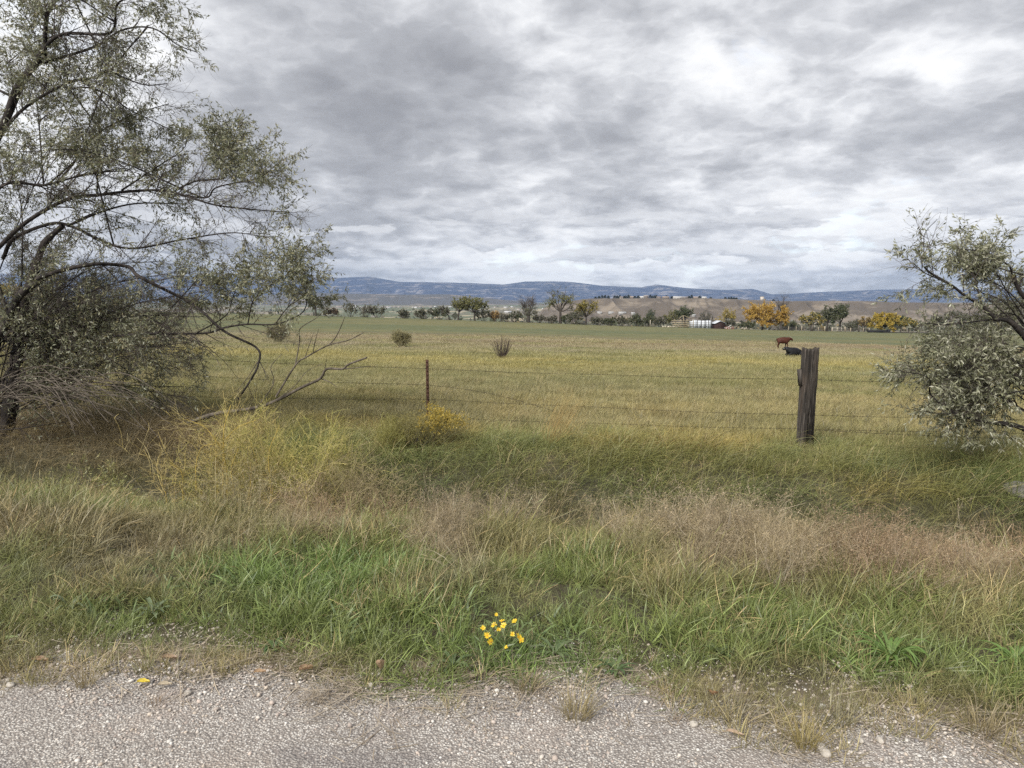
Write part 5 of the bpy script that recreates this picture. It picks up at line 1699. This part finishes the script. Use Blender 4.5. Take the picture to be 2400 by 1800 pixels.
# ------------------------------------------------------------------ trees and shrubs along the far field edge
def far_tree(px, top, d, wpx, label, cols, style='round', bare=0.0, r=None, name='tree', cat='tree', group=None, lean=0.0, dens=1.0, trunkw=None, z=None, leafs=0.42, low=.58):
    x = at(px, 900, d)[0]
    zb = float(ground(x, d)) if z is None else z
    h = at(px, top, d)[2] - zb
    w = wpx / 1714 * d
    base = np.array([x, d, zb])
    T = Thing(name, base, label, cat, group)
    tk = MB()
    bark = np.array([0.060, 0.050, 0.042])
    rt = trunkw or 0.035 * h
    split = 0.30 if style != 'shrub' else 0.03
    n = {'round': 11, 'bare': 9, 'shrub': 13, 'vase': 11}[style] + (12 if dens > 2.5 else 0)
    top0 = base + np.array([lean * h * split, 0, h * split])
    if style != 'shrub':
        tubes(tk, resample([base - np.array([0, 0, .3]), base + np.array([lean * h * .1, 0, h * split * .5]), top0], 5), np.linspace(rt * 1.2, rt * .8, 5), 7, col=bark)
    a = r.uniform(0, 2 * math.pi, n); rr = np.sqrt(r.random(n))
    S = 6; s = np.linspace(0, 1, S)[None, :, None]
    tgt = base + np.stack([np.cos(a) * rr * w * .46 + lean * h, np.sin(a) * rr * w * .46, h * r.uniform(low, .95, n) * (1 - .2 * rr)], -1)
    st = np.tile(top0, (n, 1)) if style != 'shrub' else base + np.stack([np.cos(a) * rr * w * .12, np.sin(a) * rr * w * .12, 0 * a], -1)
    out = np.stack([np.cos(a), np.sin(a), 0 * a], -1) * (rr * w * .12)[:, None]
    P = st[:, None] + (tgt - st)[:, None] * s + out[:, None] * s * (1 - s) * 2 + r.normal(0, .03, (n, 1, 3)) * h * s * (1 - s) * 3
    R = np.linspace(.5, .15, S)[None] * rt * r.uniform(.7, 1.1, (n, 1))
    tubes(tk, P, R, 5, col=bark * 1.15)
    hs = max(h, .75 * w)
    p2, r2 = spawn(P, R, 7, .3, 1, (.14 * hs, .30 * hs), .8, .12, 5, r, .5, .8, .25, .035 if bare else .03)
    tubes(tk, p2, r2, 3, col=bark * 1.5)
    T.part('trunk', tk, M_TWIG)
    tw = MB()
    p3, r3 = spawn(p2, r2, 5 if style != 'shrub' else 4, .2, 1, (.06 * hs, .17 * hs), .8, .10, 4, r, .6, .8, .3, .022)
    tubes(tw, p3, r3, 3, col=np.array([[.105, .088, .072]]) * r.uniform(.7, 1.3, (len(p3), 1)))
    T.part('twigs', tw, M_TWIG, kind='stuff')
    if bare < 1:
        lf = MB()
        k = r.random(len(p3)) < (1 - bare)
        if style == 'bare' or lean:
            k &= p3[:, -1, 2] < base[2] + h * (.72 if style == 'bare' else 1)
        leaves(lf, p3[k], max(2, int(7 * dens)), 0, (leafs * .6, leafs * 1.3), (leafs * .5, leafs * .9), cols, r, -.1, .4, 1.0)
        leaves(lf, p2[r.random(len(p2)) < (1 - bare)], max(2, int(5 * dens)), .3, (leafs * .6, leafs * 1.2), (leafs * .5, leafs * .9), cols, r, -.1, .4, 1.0)
        T.part('crown', lf, M_LEAF, kind='stuff')
    return T


def build_treeline():
    r = np.random.default_rng(77)
    OL = [(0.115, 0.125, 0.060), (0.150, 0.150, 0.075), (0.090, 0.100, 0.048)]
    GYG = [(0.19, 0.19, 0.065), (0.24, 0.22, 0.07), (0.15, 0.155, 0.06)]
    GREYS = [(0.17, 0.155, 0.115), (0.13, 0.12, 0.085), (0.20, 0.185, 0.14)]
    GR = [(0.095, 0.10, 0.04), (0.12, 0.14, 0.06), (0.075, 0.095, 0.04)]
    ORG = [(0.50, 0.32, 0.060), (0.56, 0.38, 0.085), (0.42, 0.26, 0.05)]
    YLW = [(0.52, 0.36, 0.06), (0.42, 0.33, 0.07), (0.32, 0.28, 0.07)]
    g = 'trees along the far edge of the green field'
    F = lambda *a, **k: far_tree(*a, r=r, group=g, **k)
    F(745, 680, 255, 70, 'rounded olive tree beside the left tree at the far field edge', OL, dens=1.2)
    F(1075, 690, 262, 44, 'leaning yellow green tree left of the full green tree', GYG, lean=.12, bare=.2)
    F(1055, 712, 262, 36, 'dark trunked leaning tree with few leaves', GREYS, lean=-.28, bare=.75)
    F(1113, 690, 262, 62, 'full green cottonwood left of the dead tree', GYG, style='vase', dens=1.25)
    F(1238, 678, 300, 46, 'gnarled dead bare tree on the far field edge', GREYS, style='round', bare=1.0, trunkw=.7)
    F(1312, 664, 263, 62, 'tallest tree with bare upper limbs and green lower crown', GYG, style='bare', bare=.35, dens=1.2)
    F(1372, 700, 264, 54, 'yellowing tree right of the tallest bare topped tree', [(0.30, 0.25, 0.06), (0.38, 0.29, 0.06), (0.20, 0.19, 0.06)], dens=1.1)
    F(1600, 717, 330, 42, 'dense round green tree behind the pipe pen', GR, dens=1.6)
    F(1648, 726, 330, 46, 'dark bare branched tree behind the pale shed', GREYS, bare=.6)
    F(1700, 721, 420, 44, 'small far yellow tree behind the sheds', YLW, dens=1.2)
    F(1782, 711, 275, 118, 'large round orange yellow tree right of the sheds', ORG, dens=2.6, low=.34)
    F(1895, 728, 272, 56, 'yellowish thin tree left of the two tall green ones', YLW + OL, dens=1.0, bare=.15)
    F(1932, 714, 274, 46, 'tall dull green tree in the corral group', OL, dens=1.3, style='vase')
    F(1962, 709, 272, 44, 'tallest dark green tree of the corral group', GR, dens=1.4, style='vase')
    F(2066, 733, 276, 68, 'bright yellow tree behind the black trough', YLW + [(0.60, 0.44, 0.06)], dens=2.6, low=.4)
    F(2122, 741, 280, 46, 'half green half yellow tree right of the bright yellow one', YLW + GR, dens=1.4)
    F(2103, 736, 295, 30, 'dark green tree tucked between the two yellow trees', GR, dens=1.4)
    F(2018, 742, 290, 44, 'low tan orange tree left of the bright yellow tree', [(0.34, 0.24, 0.09), (0.26, 0.20, 0.09)], dens=1.0)
    F(2215, 722, 270, 84, 'grey olive tree seen through the right tree', OL + GREYS, dens=1.2)
    F(2330, 728, 270, 80, 'grey tree mostly hidden by the right tree', GREYS + OL, dens=1.2)
    F(20, 652, 240, 90, 'yellow tree glimpsed through the left tree', YLW, dens=1.4)
    F(230, 690, 250, 90, 'olive tree glimpsed through the low branches at left', OL, dens=1.2)
    F(430, 690, 252, 80, 'dull green tree glimpsed right of the left trunks', OL, dens=1.2)
    F(1522, 724, 520, 14, 'small dark tree standing above the shrubs against the bluff', GR, dens=1.5)
    F(1825, 680, 330, 30, 'pale bare tree rising above the orange yellow tree', GREYS, style='vase', bare=1.0)
    gs = 'shrubs along the far edge of the green field'
    sh = [(825, 707, 255, 40, .7, 'grey bare shrub, first right of the rounded olive tree'), (862, 712, 256, 34, .7, 'narrow grey shrub left of the pale barn roofs'), (888, 710, 257, 48, .6, 'wide grey shrub beside the narrow grey one'),
          (948, 723, 258, 28, .6, 'small lone shrub in the gap of the hedge line'), (995, 722, 259, 50, .5, 'low spreading shrub left of the leaning tree'), (1032, 716, 260, 50, .5, 'grey green shrub touching the leaning dark tree'),
          (1135, 722, 262, 40, .4, 'olive shrub under the full green cottonwood'), (1162, 727, 266, 30, .3, 'rust orange shrub right of the full green cottonwood'), (1190, 732, 262, 40, .4, 'pale grey shrub near the rust orange one'),
          (1206, 726, 262, 26, .6, 'dark small shrub left of the dead tree'), (1236, 714, 262, 52, .7, 'tall grey shrub below the dead tree'), (1262, 735, 262, 26, .5, 'thin pale shrub right of the dead tree'),
          (1288, 738, 262, 36, .4, 'pale silver shrub left of the tallest tree'), (1326, 736, 262, 30, .4, 'dark shrub at the foot of the tallest tree'), (1348, 724, 258, 36, .6, 'upright grey shrub before the yellowing tree'),
          (1402, 742, 263, 40, .4, 'low olive shrub right of the yellowing tree'), (1428, 742, 262, 28, .5, 'dark rounded shrub left of the vase shaped one'), (1454, 738, 258, 34, .8, 'vase shaped bare shrub standing forward of the hedge'),
          (1490, 738, 263, 54, .4, 'wide dark olive shrub right of the vase shaped one'), (1516, 738, 264, 34, .4, 'dark shrub next to the pale post'), (1545, 735, 268, 44, .4, 'grey olive shrub beside the pipe pen'),
          (1570, 728, 300, 40, .4, 'yellow green shrub behind the pipe pen'), (1745, 752, 268, 40, .4, 'dark green shrub under the orange yellow tree'), (1708, 748, 300, 46, .4, 'dull shrub behind the red shed'),
          (1850, 755, 282, 60, .5, 'dark scrub left of the corral'), (1990, 748, 300, 44, .4, 'green scrub right of the tall corral trees'), (2160, 752, 282, 50, .4, 'dull scrub right of the yellow trees'), (2260, 758, 272, 60, .4, 'low scrub behind the right tree'),
          (780, 722, 256, 34, .4, 'low rust brown shrub touching the rounded olive tree')]
    for px, top, d, wp, bare, lab in sh:
        cols = GREYS + OL
        if 'rust orange' in lab: cols = [(0.45, 0.30, 0.10), (0.36, 0.24, 0.10)]
        if 'rust brown' in lab: cols = [(0.18, 0.12, 0.07), (0.14, 0.10, 0.06)]
        if 'pale' in lab: cols = [(0.24, 0.22, 0.17), (0.19, 0.18, 0.13)]
        if 'dark' in lab: cols = GR + OL
        if 'yellow green' in lab: cols = GYG
        far_tree(px, top, d, wp, lab, cols, 'shrub', bare * .8, r, 'shrub', 'shrub', gs, trunkw=.10, dens=1.25, leafs=.34)


build_treeline()


# ------------------------------------------------------------------ farm buildings, pens, town, houses on the bluff
def gable(T, c, L, W, H, R, wall, roof, rz=0.0, windows=0, over=.3):
    cs, sn = math.cos(rz), math.sin(rz)
    M = np.array([[cs, sn, 0], [-sn, cs, 0], [0, 0, 1]])
    c = np.asarray(c, float)
    l, w = L / 2, W / 2
    v = np.array([(-l, -w, 0), (l, -w, 0), (l, w, 0), (-l, w, 0), (-l, -w, H), (l, -w, H), (l, w, H), (-l, w, H), (-l, 0, H + R), (l, 0, H + R)])
    mb = MB(); mb.add(v @ M + c, quads=[(0, 1, 5, 4), (2, 3, 7, 6)], tris=[(0, 4, 8), (0, 8, 7), (0, 7, 3), (1, 9, 5), (1, 6, 9), (1, 2, 6)], col=wall)
    wl = T.part('wall', mb, M_COL)
    lo, t = l + over, .15
    k = R / w
    v = []
    for s in (-1, 1):
        e = s * (w + over)
        v += [(-lo, e, H - over * k + .03), (lo, e, H - over * k + .03), (lo, 0, H + R + .03), (-lo, 0, H + R + .03)]
    v = np.array(v); v2 = v + np.array([0, 0, t])
    mb = MB(); q = []
    for o in (0, 4):
        q += [(o, o + 1, o + 2, o + 3), (8 + o, 8 + o + 3, 8 + o + 2, 8 + o + 1), (o, 8 + o, 8 + o + 1, o + 1), (o, o + 3, 8 + o + 3, 8 + o), (o + 1, 8 + o + 1, 8 + o + 2, o + 2)]
    mb.add(np.vstack([v, v2]) @ M + c, quads=q, col=roof)
    T.part('roof', mb, M_COL)
    for i in range(windows):
        mb = MB(); x = -l + L * (i + .5) / windows
        box(mb, np.array([x, -w - .02, H * .55]) @ M + c, (1.3, .08, 1.2), (.05, .055, .065), rz)
        T.part('window', mb, M_COL)


def build_farm():
    r = np.random.default_rng(90)
    D = 275.0
    sc = D / 1714
    def gp(px, d=D):
        x = at(px, 900, d)[0]; return np.array([x, d, float(ground(x, d))])
    grey, pale = (.42, .36, .28), (.50, .45, .36)
    pipe = mat_plain('pale_pipe', (0.30, 0.25, 0.17), .7, .1, .3, 2)
    # tall pen of pale poles with a gabled end
    b = gp(1610)
    T = Thing('pole_pen', b, 'tall pen of pale horizontal poles beside the white shed', 'pen')
    for px in (1578, 1592, 1606, 1621):
        mb = MB(); q = gp(px); tubes(mb, np.array([q, [q[0], q[1], at(px, 748, D)[2]]]), np.array([.16, .14]), 6, cap=True); T.part('post', mb, pipe)
    for i, py in enumerate((752, 756.5, 761, 765)):
        mb = MB(); tubes(mb, np.array([at(1574 + i, py, D - .2), at(1623, py + r.uniform(-1, 1), D - .2)]), np.array([.15, .15]), 6, cap=True); T.part('rail', mb, pipe)
    mb = MB(); tubes(mb, resample([at(1590, 749, D), at(1601, 740, D), at(1622, 747, D)], 9), np.full(9, .12), 6, cap=True); T.part('ridge_pole', mb, pipe)
    mb = MB(); tubes(mb, np.array([gp(1601), at(1601, 740, D)]), np.array([.15, .13]), 6, cap=True); T.part('post', mb, pipe)
    # white shed, sheets as panels behind a dark lattice
    b = gp(1645, D + 3)
    T = Thing('white_shed', b, 'blue white sheet metal shed behind a dark lattice of panels', 'shed')
    x0, x1 = at(1622, 760, D + 3)[0], at(1667, 760, D + 3)[0]
    zt = at(1645, 751, D + 3)[2]; zb = b[2] - .2
    nP = 4
    for i in range(nP):
        mb = MB(); xa = x0 + (x1 - x0) * i / nP; xb = x0 + (x1 - x0) * (i + 1) / nP
        box(mb, ((xa + xb) / 2, D + 3 + (.06 if i % 2 else 0), (zt + zb) / 2), (xb - xa - .03, .12, zt - zb + (.35 if i == 0 else .1 * (i % 2))), (.66, .69, .74))
        T.part('panel', mb, M_COL)
    mb = MB(); box(mb, ((x0 + x1) / 2, D + 5.6, (zt + zb) / 2 - .1), (x1 - x0 - .3, 4.8, zt - zb - .3), (.60, .62, .66)); T.part('body', mb, M_COL)
    lat = MB()
    b2 = gp(1645, D)
    T2 = Thing('cattle_panel', b2, 'dark lattice of cattle panels in front of the white shed', 'fence')
    dark = mat_plain('dark_pipe', (.055, .048, .042), .7, .2, .3, 2)
    for px in (1631, 1640, 1648, 1656, 1663):
        mb = MB(); q = gp(px, D + 1); tubes(mb, np.array([q, [q[0], q[1], at(px, 750, D + 1)[2]]]), np.array([.13, .13]), 5, cap=True); T2.part('post', mb, dark)
    for py in (752, 756.5, 761, 765.5):
        mb = MB(); tubes(mb, np.array([at(1623, py, D + .8), at(1667, py, D + .8)]), np.array([.07, .07]), 5, cap=True); T2.part('rail', mb, dark)
    # red brown shed
    b = gp(1679, D + 6)
    T = Thing('red_shed', b, 'dark red brown shed with pale gable roof', 'shed')
    gable(T, b - np.array([0, 0, .2]), 4.2, 4.0, 2.3, .9, (.052, .030, .027), (.50, .52, .56), math.pi / 2 + .1, 0)
    # junk
    T = Thing('scrap_heap', gp(1704, D - 4), 'white and red scrap machinery in front of the red brown shed', 'machinery')
    b = gp(1704, D - 4)
    mb = MB(); box(mb, b + np.array([0, 0, .4]), (3.2, .9, .35), (.60, .58, .55), .1); T.part('frame', mb, M_COL)
    mb = MB(); tubes(mb, np.array([b + np.array([-.8, 0, .5]), b + np.array([.9, 0, 1.5])]), np.array([.16, .10]), 6, col=(.62, .60, .58), cap=True); T.part('arm', mb, M_COL)
    for s in (-1.2, -.3, 1.2):
        mb = MB(); t = np.linspace(0, 2 * math.pi, 13); P = b + np.stack([s + .42 * np.cos(t), 0 * t - .6, .42 + .42 * np.sin(t)], -1)
        tubes(mb, P, np.full(13, .1), 6, col=(.25, .07, .04)); T.part('wheel', mb, M_COL)
    for px, d, lab in ((1562, D - 8, 'low heap of pale rubble before the pole pen'), (1738, D - 2, 'low heap of pale rubble left of the orange yellow tree')):
        b = gp(px, d); mb = MB()
        for k in range(26):
            box(mb, b + np.array([r.normal(0, 1.4), r.normal(0, .4), .1 + abs(r.normal(0, .16))]), r.uniform(.2, .6, 3), np.array(pale) * r.uniform(.6, 1.3), r.uniform(0, 3))
        o = mb.build('rubble_heap', M_COL, origin=b); tag(o, lab, 'rubble')
    # corral
    Dc = 264.0
    b = gp(1940, Dc)
    T = Thing('corral_fence', b, 'weathered corral of posts and dark rails under the tall trees', 'fence')
    for px, h, w in ((1806, 1.4, .12), (1822, 1.3, .12), (1842, 1.5, .14), (1860, 1.5, .13), (1873, 1.7, .18), (1897, 2.4, .28), (1912, 1.5, .14), (1927, 1.9, .20), (1943, 1.5, .18), (1957, 1.6, .14), (1974, 1.9, .20), (1987, 1.5, .18), (2006, 2.6, .24), (2016, 1.5, .14), (2030, 1.5, .14)):
        q = gp(px, Dc + r.uniform(-.3, .3)); mb = MB()
        lc = np.array((.34, .29, .22)) if px not in (1897, 2006, 1806, 1822) else np.array((.10, .085, .07))
        tubes(mb, np.array([q - np.array([0, 0, .2]), q + np.array([r.normal(0, .08), 0, h])]), np.array([w, w * .9]), 6, col=lc, cap=True)
        T.part('post', mb, M_COL)
    for xa, xb, n in ((1800, 1873, 3), (1873, 1943, 3), (1943, 2030, 3)):
        for k in range(n):
            mb = MB(); A = gp(xa, Dc + .3); B = gp(xb, Dc + .3)
            A[2] += .35 + k * .42 + r.uniform(-.08, .08); B[2] += .35 + k * .42 + r.uniform(-.08, .08)
            tubes(mb, np.array([A, B]), np.array([.10, .10]), 5, col=np.array((.06, .052, .048)) * r.uniform(.7, 1.6), cap=True); T.part('rail', mb, M_COL)
    b = gp(1957, Dc - 1)
    T = Thing('pale_gate', b, 'small pale wooden gate in the corral', 'gate')
    for dx in (-1.9, -.3, 1.3):
        mb = MB(); tubes(mb, np.array([b + np.array([dx, 0, 0]), b + np.array([dx, 0, 1.7])]), np.array([.12, .12]), 5, col=(.45, .42, .36), cap=True); T.part('upright', mb, M_COL)
    for z in (.35, 1.0, 1.55):
        mb = MB(); tubes(mb, np.array([b + np.array([-2.0, -.15, z]), b + np.array([1.4, -.15, z])]), np.array([.07, .07]), 5, col=(.45, .42, .36), cap=True); T.part('rail', mb, M_COL)
    b = gp(2052, 258); mb = MB()
    box(mb, b + np.array([0, 0, .45]), (7.4, 1.2, .9), (.016, .016, .018)); box(mb, b + np.array([3.4, -.1, .58]), (.6, 1.45, 1.16), (.016, .016, .018))
    o = mb.build('feed_trough', M_COL, origin=b); tag(o, 'long low black trough beyond the green field', 'trough')
    b = gp(2110, 257); mb = MB(); P = resample([b + np.array([-7, 0, .3]), b + np.array([-1, 0, .25]), b + np.array([6, -1, .2]), b + np.array([12, -1, -.2])], 12)
    tubes(mb, P, np.full(12, .16), 6, col=(.05, .045, .04), cap=True)
    o = mb.build('felled_pole', M_COL, origin=b); tag(o, 'dark pole lying on the ground right of the black trough', 'pole')
    # pale leaning post by the hedge
    b = gp(1521, 260); mb = MB(); tubes(mb, np.array([b, b + np.array([0, 0, 2.4])]), np.array([.22, .18]), 6, col=(.36, .32, .26), cap=True)
    o = mb.build('gate_post', M_COL, origin=b); tag(o, 'thick pale post at the end of the hedge', 'post')
    # wire fence along the far edge of the green field
    T = Thing('field_fence', gp(900, 253), 'thin post and wire fence along the far edge of the green field', 'fence')
    prev = None
    for px in range(700, 1560, 22):
        d = 252 + 6 * sm(px, 700, 1500); q = gp(px, d); mb = MB()
        tubes(mb, np.array([q, q + np.array([0, 0, 1.15])]), np.array([.06, .06]), 4, col=(.16, .14, .11)); T.part('post', mb, M_COL)
        if prev is not None:
            for z in (.5, 1.0):
                mb = MB(); tubes(mb, np.array([prev + np.array([0, 0, z]), q + np.array([0, 0, z])]), np.array([.02, .02]), 3, col=(.10, .09, .08)); T.part('wire', mb, M_COL)
        prev = q

    # ---- houses on the rim of the bluff
    def rim(px, d=1440):
        y = np.interp(px, [1330, 1380, 1500, 1690, 1760, 1830, 1950, 2030], [706, 700, 699, 700, 703, 706, 705, 707])
        p = at(px, y, 1400); p[1] = d; p[0] = at(px, 700, d)[0]; return p - np.array([0, 0, 1.0])
    walls = [(.34, .31, .27), (.22, .18, .145), (.42, .40, .37), (.20, .165, .14)]; roofs = [(.20, .16, .14), (.34, .27, .22), (.55, .53, .50), (.26, .24, .23)]
    labs = {1458: 'white gabled house at the left end of the bluff rim', 1481: 'low white house right of the first dark trees on the rim', 1505: 'large cream house among the rim trees', 1514: 'tall pale house with grey roof on the rim',
            1544: 'small tan house right of the tall pale one', 1560: 'long brown house on the rim', 1588: 'very long low white house on the rim', 1604: 'grey house touching the long white one', 1612: 'small brown house before the last dark trees',
            1632: 'wide tan house at the right end of the rim', 1650: 'low grey house last on the rim'}
    for i, (px, lab) in enumerate(labs.items()):
        L = {1588: 17, 1560: 13, 1514: 9, 1632: 13, 1505: 12}.get(px, 8.5); H = 5.0 if px == 1514 else 2.9
        b = rim(px, 1432); T = Thing('house', b, lab, 'house', 'houses on the bluff rim')
        gable(T, b, L, 8, H, 1.7, walls[(i * 3) % 4], roofs[i % 4], r.normal(0, .12), windows=2 if L < 10 else 3)
    def conifer(b, h, w, lab, g, col):
        T = Thing('evergreen_tree', b, lab, 'tree', g)
        mb = MB(); tubes(mb, np.array([b, b + np.array([0, 0, h * .9])]), np.array([.25, .05]), 5, col=(.05, .04, .035)); T.part('trunk', mb, M_TWIG)
        n = 230; t = r.random(n) ** .8; a = r.uniform(0, 6.28, n); R = w / 2 * np.sin(np.clip((1 - t) * 1.25 + .12, 0, 1) * math.pi / 2) * r.uniform(.55, 1.1, n)
        P = b + np.stack([np.cos(a) * R, np.sin(a) * R, h * (.08 + .92 * t)], -1)
        seg = np.stack([P - np.stack([np.cos(a), np.sin(a), 0 * a], -1) * .6, P], 1)
        lf = MB(); leaves(lf, seg, 2, .2, (.7, 1.5), (.5, 1.0), [col, tuple(np.array(col) * 1.4), tuple(np.array(col) * .7)], r, -.1, .5, .8)
        T.part('crown', lf, M_LEAF, kind='stuff')
    def rimlab(px):
        for lim, t in ((1430, 'small dark evergreen in the row at the left end of the bluff rim'), (1456, 'dark evergreen beside the white gabled house on the bluff rim'), (1500, 'dark evergreen in the clump before the large cream rim house'),
                       (1545, 'dark evergreen in the clump between the tall pale and small tan rim houses'), (1590, 'dark evergreen behind the long brown house on the bluff rim'), (1625, 'dark evergreen right of the very long low white rim house'),
                       (1645, 'dark evergreen behind the wide tan house on the bluff rim'), (1680, 'low dark evergreen at the right end of the rim houses'), (1730, 'low dark evergreen in the separate row left of the pale tower'), (9999, 'lone low dark evergreen right of the pale tower')):
            if px < lim: return t
    for px in (1396, 1404, 1411, 1418, 1426, 1441, 1447, 1453, 1463, 1467, 1473, 1477, 1488, 1496, 1517, 1524, 1529, 1534, 1538, 1562, 1575, 1615, 1621, 1640, 1666, 1700, 1708, 1714, 1720, 1726, 1813):
        conifer(rim(px, 1425 + r.uniform(-10, 30)), r.uniform(4.5, 8.0) * (.6 if px > 1660 or px < 1400 else 1), r.uniform(4, 6.5), rimlab(px), 'trees on the bluff rim', (.030, .042, .028))
    # tower like block on the rim
    b = rim(1786, 1440) ; T = Thing('tower_house', b, 'pale square tower standing on the bluff rim', 'tower')
    mb = MB(); box(mb, b + np.array([0, 0, 4.0]), (6, 6, 8), (.55, .50, .44)); T.part('wall', mb, M_COL); mb = MB(); box(mb, b + np.array([0, 0, 8.3]), (6.6, 6.6, .6), (.40, .36, .32)); T.part('roof', mb, M_COL)
    # ---- houses in the valley
    def valley(px, py):
        q = ray(px, py); d = min(3200.0, (EYE + 36.4 + 1.6 - 1.6) / max(1e-6, -q[2] / q[1]))
        x = q[0] / q[1] * d; return np.array([x, d, float(ground(x, d))])
    vs = [(831, 704.5, 14, 'white block of a building standing out in the valley at left', (.75, .75, .74)), (845, 709, 10, None, None), (858, 708, 9, None, None), (900, 716, 16, None, None), (908, 716, 10, None, None), (925, 714, 12, None, None), (912, 722, 18, None, None),
          (935, 715, 9, None, None), (968, 714, 10, None, None), (985, 716, 12, None, None), (1010, 718, 14, None, None), (1020, 719, 9, None, None), (1055, 717, 12, None, None), (848, 722, 20, None, None), (860, 722, 12, None, None), (975, 722, 12, None, None),
          (1185, 722, 14, None, None), (1200, 719, 10, None, None), (1275, 726, 12, None, None), (1190, 734, 18, None, None), (1282, 733, 12, None, None), (1160, 721, 9, None, None), (1130, 718, 9, None, None), (795, 720, 24, None, None), (1216, 727, 12, None, None)]
    for px, py, L, lab, c in vs:
        b = valley(px, py)
        T = Thing('house', b, lab or ('tiny pale house of the valley town left of the leaning trees' if px < 940 else 'tiny pale house of the valley town behind the leaning trees' if px < 1100 else 'tiny pale house of the valley town near the dead bare tree'), 'house', 'houses of the valley town')
        gable(T, b, L * 1.1, 9, 3.2 if not c else 12, 2.0 if not c else .3, c or tuple(np.array((.50, .48, .45)) * r.uniform(.5, 1.1)), (.52, .52, .53) if r.random() < .6 else (.28, .22, .19), r.normal(0, .3))
    for px, py, L, lab in ((1405, 733, 9, 'white house at the foot of the bluff, leftmost'), (1432, 733, 11, 'low white barn at the foot of the bluff'), (1458, 733.5, 15, 'long white roofed house below the bluff centre'), (1483, 735, 7, 'small white house right of the long one below the bluff'),
                           (1708, 747, 9, 'white trailer behind the sheds below the bluff'), (1700, 738, 8, 'grey gabled house behind the far yellow tree'), (1625, 739, 6, 'small white house behind the round green tree')):
        hitp = BLUFF[0].ray_cast(Vector((0, 0, EYE)), Vector(ray(px, py + 2)).normalized())[0]
        b = np.array(hitp) + np.array([0, -1.0, -.8]); d = b[1]
        T = Thing('house', b, lab, 'house', 'houses below the bluff')
        gable(T, b, L * .85, 6, 2.8, 1.2, (.34, .33, .31), (.46, .46, .46), r.normal(0, .2))
    # scrub of the valley, one far mass
    mb = MB(); n = 5200
    d = 420 * (4200 / 420) ** r.random(n); x = r.uniform(-.75, .8, n) * d
    k = fbm(x * .004, d * .006, 201, 3) > .47
    x, d = x[k], d[k]; z = ground(x, d)
    inm = (d > 1090) & (x / d > .04)
    x, d, z = x[~inm], d[~inm], z[~inm]; n = len(x)
    s = np.clip(r.lognormal(1.0, .45, n), 1.2, 7)
    for j in range(9):
        off = r.normal(0, .35, (n, 3)) * s[:, None]; off[:, 2] = np.abs(off[:, 2])
        p0 = np.stack([x, d, z], -1) + off
        dv = unit(r.normal(size=(n, 3))); sd = unit(np.cross(dv, r.normal(size=(n, 3))))
        v = np.stack([p0, p0 + (dv + sd) * s[:, None] * .35, p0 + dv * s[:, None] * .75, p0 + (dv - sd) * s[:, None] * .35], 1)
        pal = np.array([(.105, .105, .070), (.15, .14, .10), (.12, .13, .075), (.17, .15, .11), (.22, .17, .08)])
        c = pal[r.choice(5, n, p=[.35, .25, .22, .14, .04])]
        mb.add(v.reshape(-1, 3), quads=np.arange(n * 4).reshape(n, 4), col=np.repeat(c, 4, 0))
    o = mb.build('valley_scrub', M_LEAF); tag(o, 'scrub and far tree tops scattered over the valley floor', kind='stuff')


build_farm()


# ------------------------------------------------------------------ haze
def build_haze():
    mb = MB()
    box(mb, (0, 0, 0), (1, 1, 1))
    m = bpy.data.materials.new('haze_air'); m.use_nodes = True
    w = NT(m.node_tree); w.n.clear()
    out = w.new('ShaderNodeOutputMaterial'); v = w.new('ShaderNodeVolumePrincipled')
    v.inputs['Color'].default_value = (0.50, 0.68, 1.0, 1)
    v.inputs['Density'].default_value = HAZE
    v.inputs['Anisotropy'].default_value = 0.0
    w.l.new(v.outputs[0], out.inputs['Volume'])
    o = mb.build('haze', m)
    o.location = (0, 4600, 165); o.scale = (24000, 12600, 430)
    tag(o, 'thin blue haze of the valley air', kind='stuff')


HAZE = 5.2e-5
build_haze()
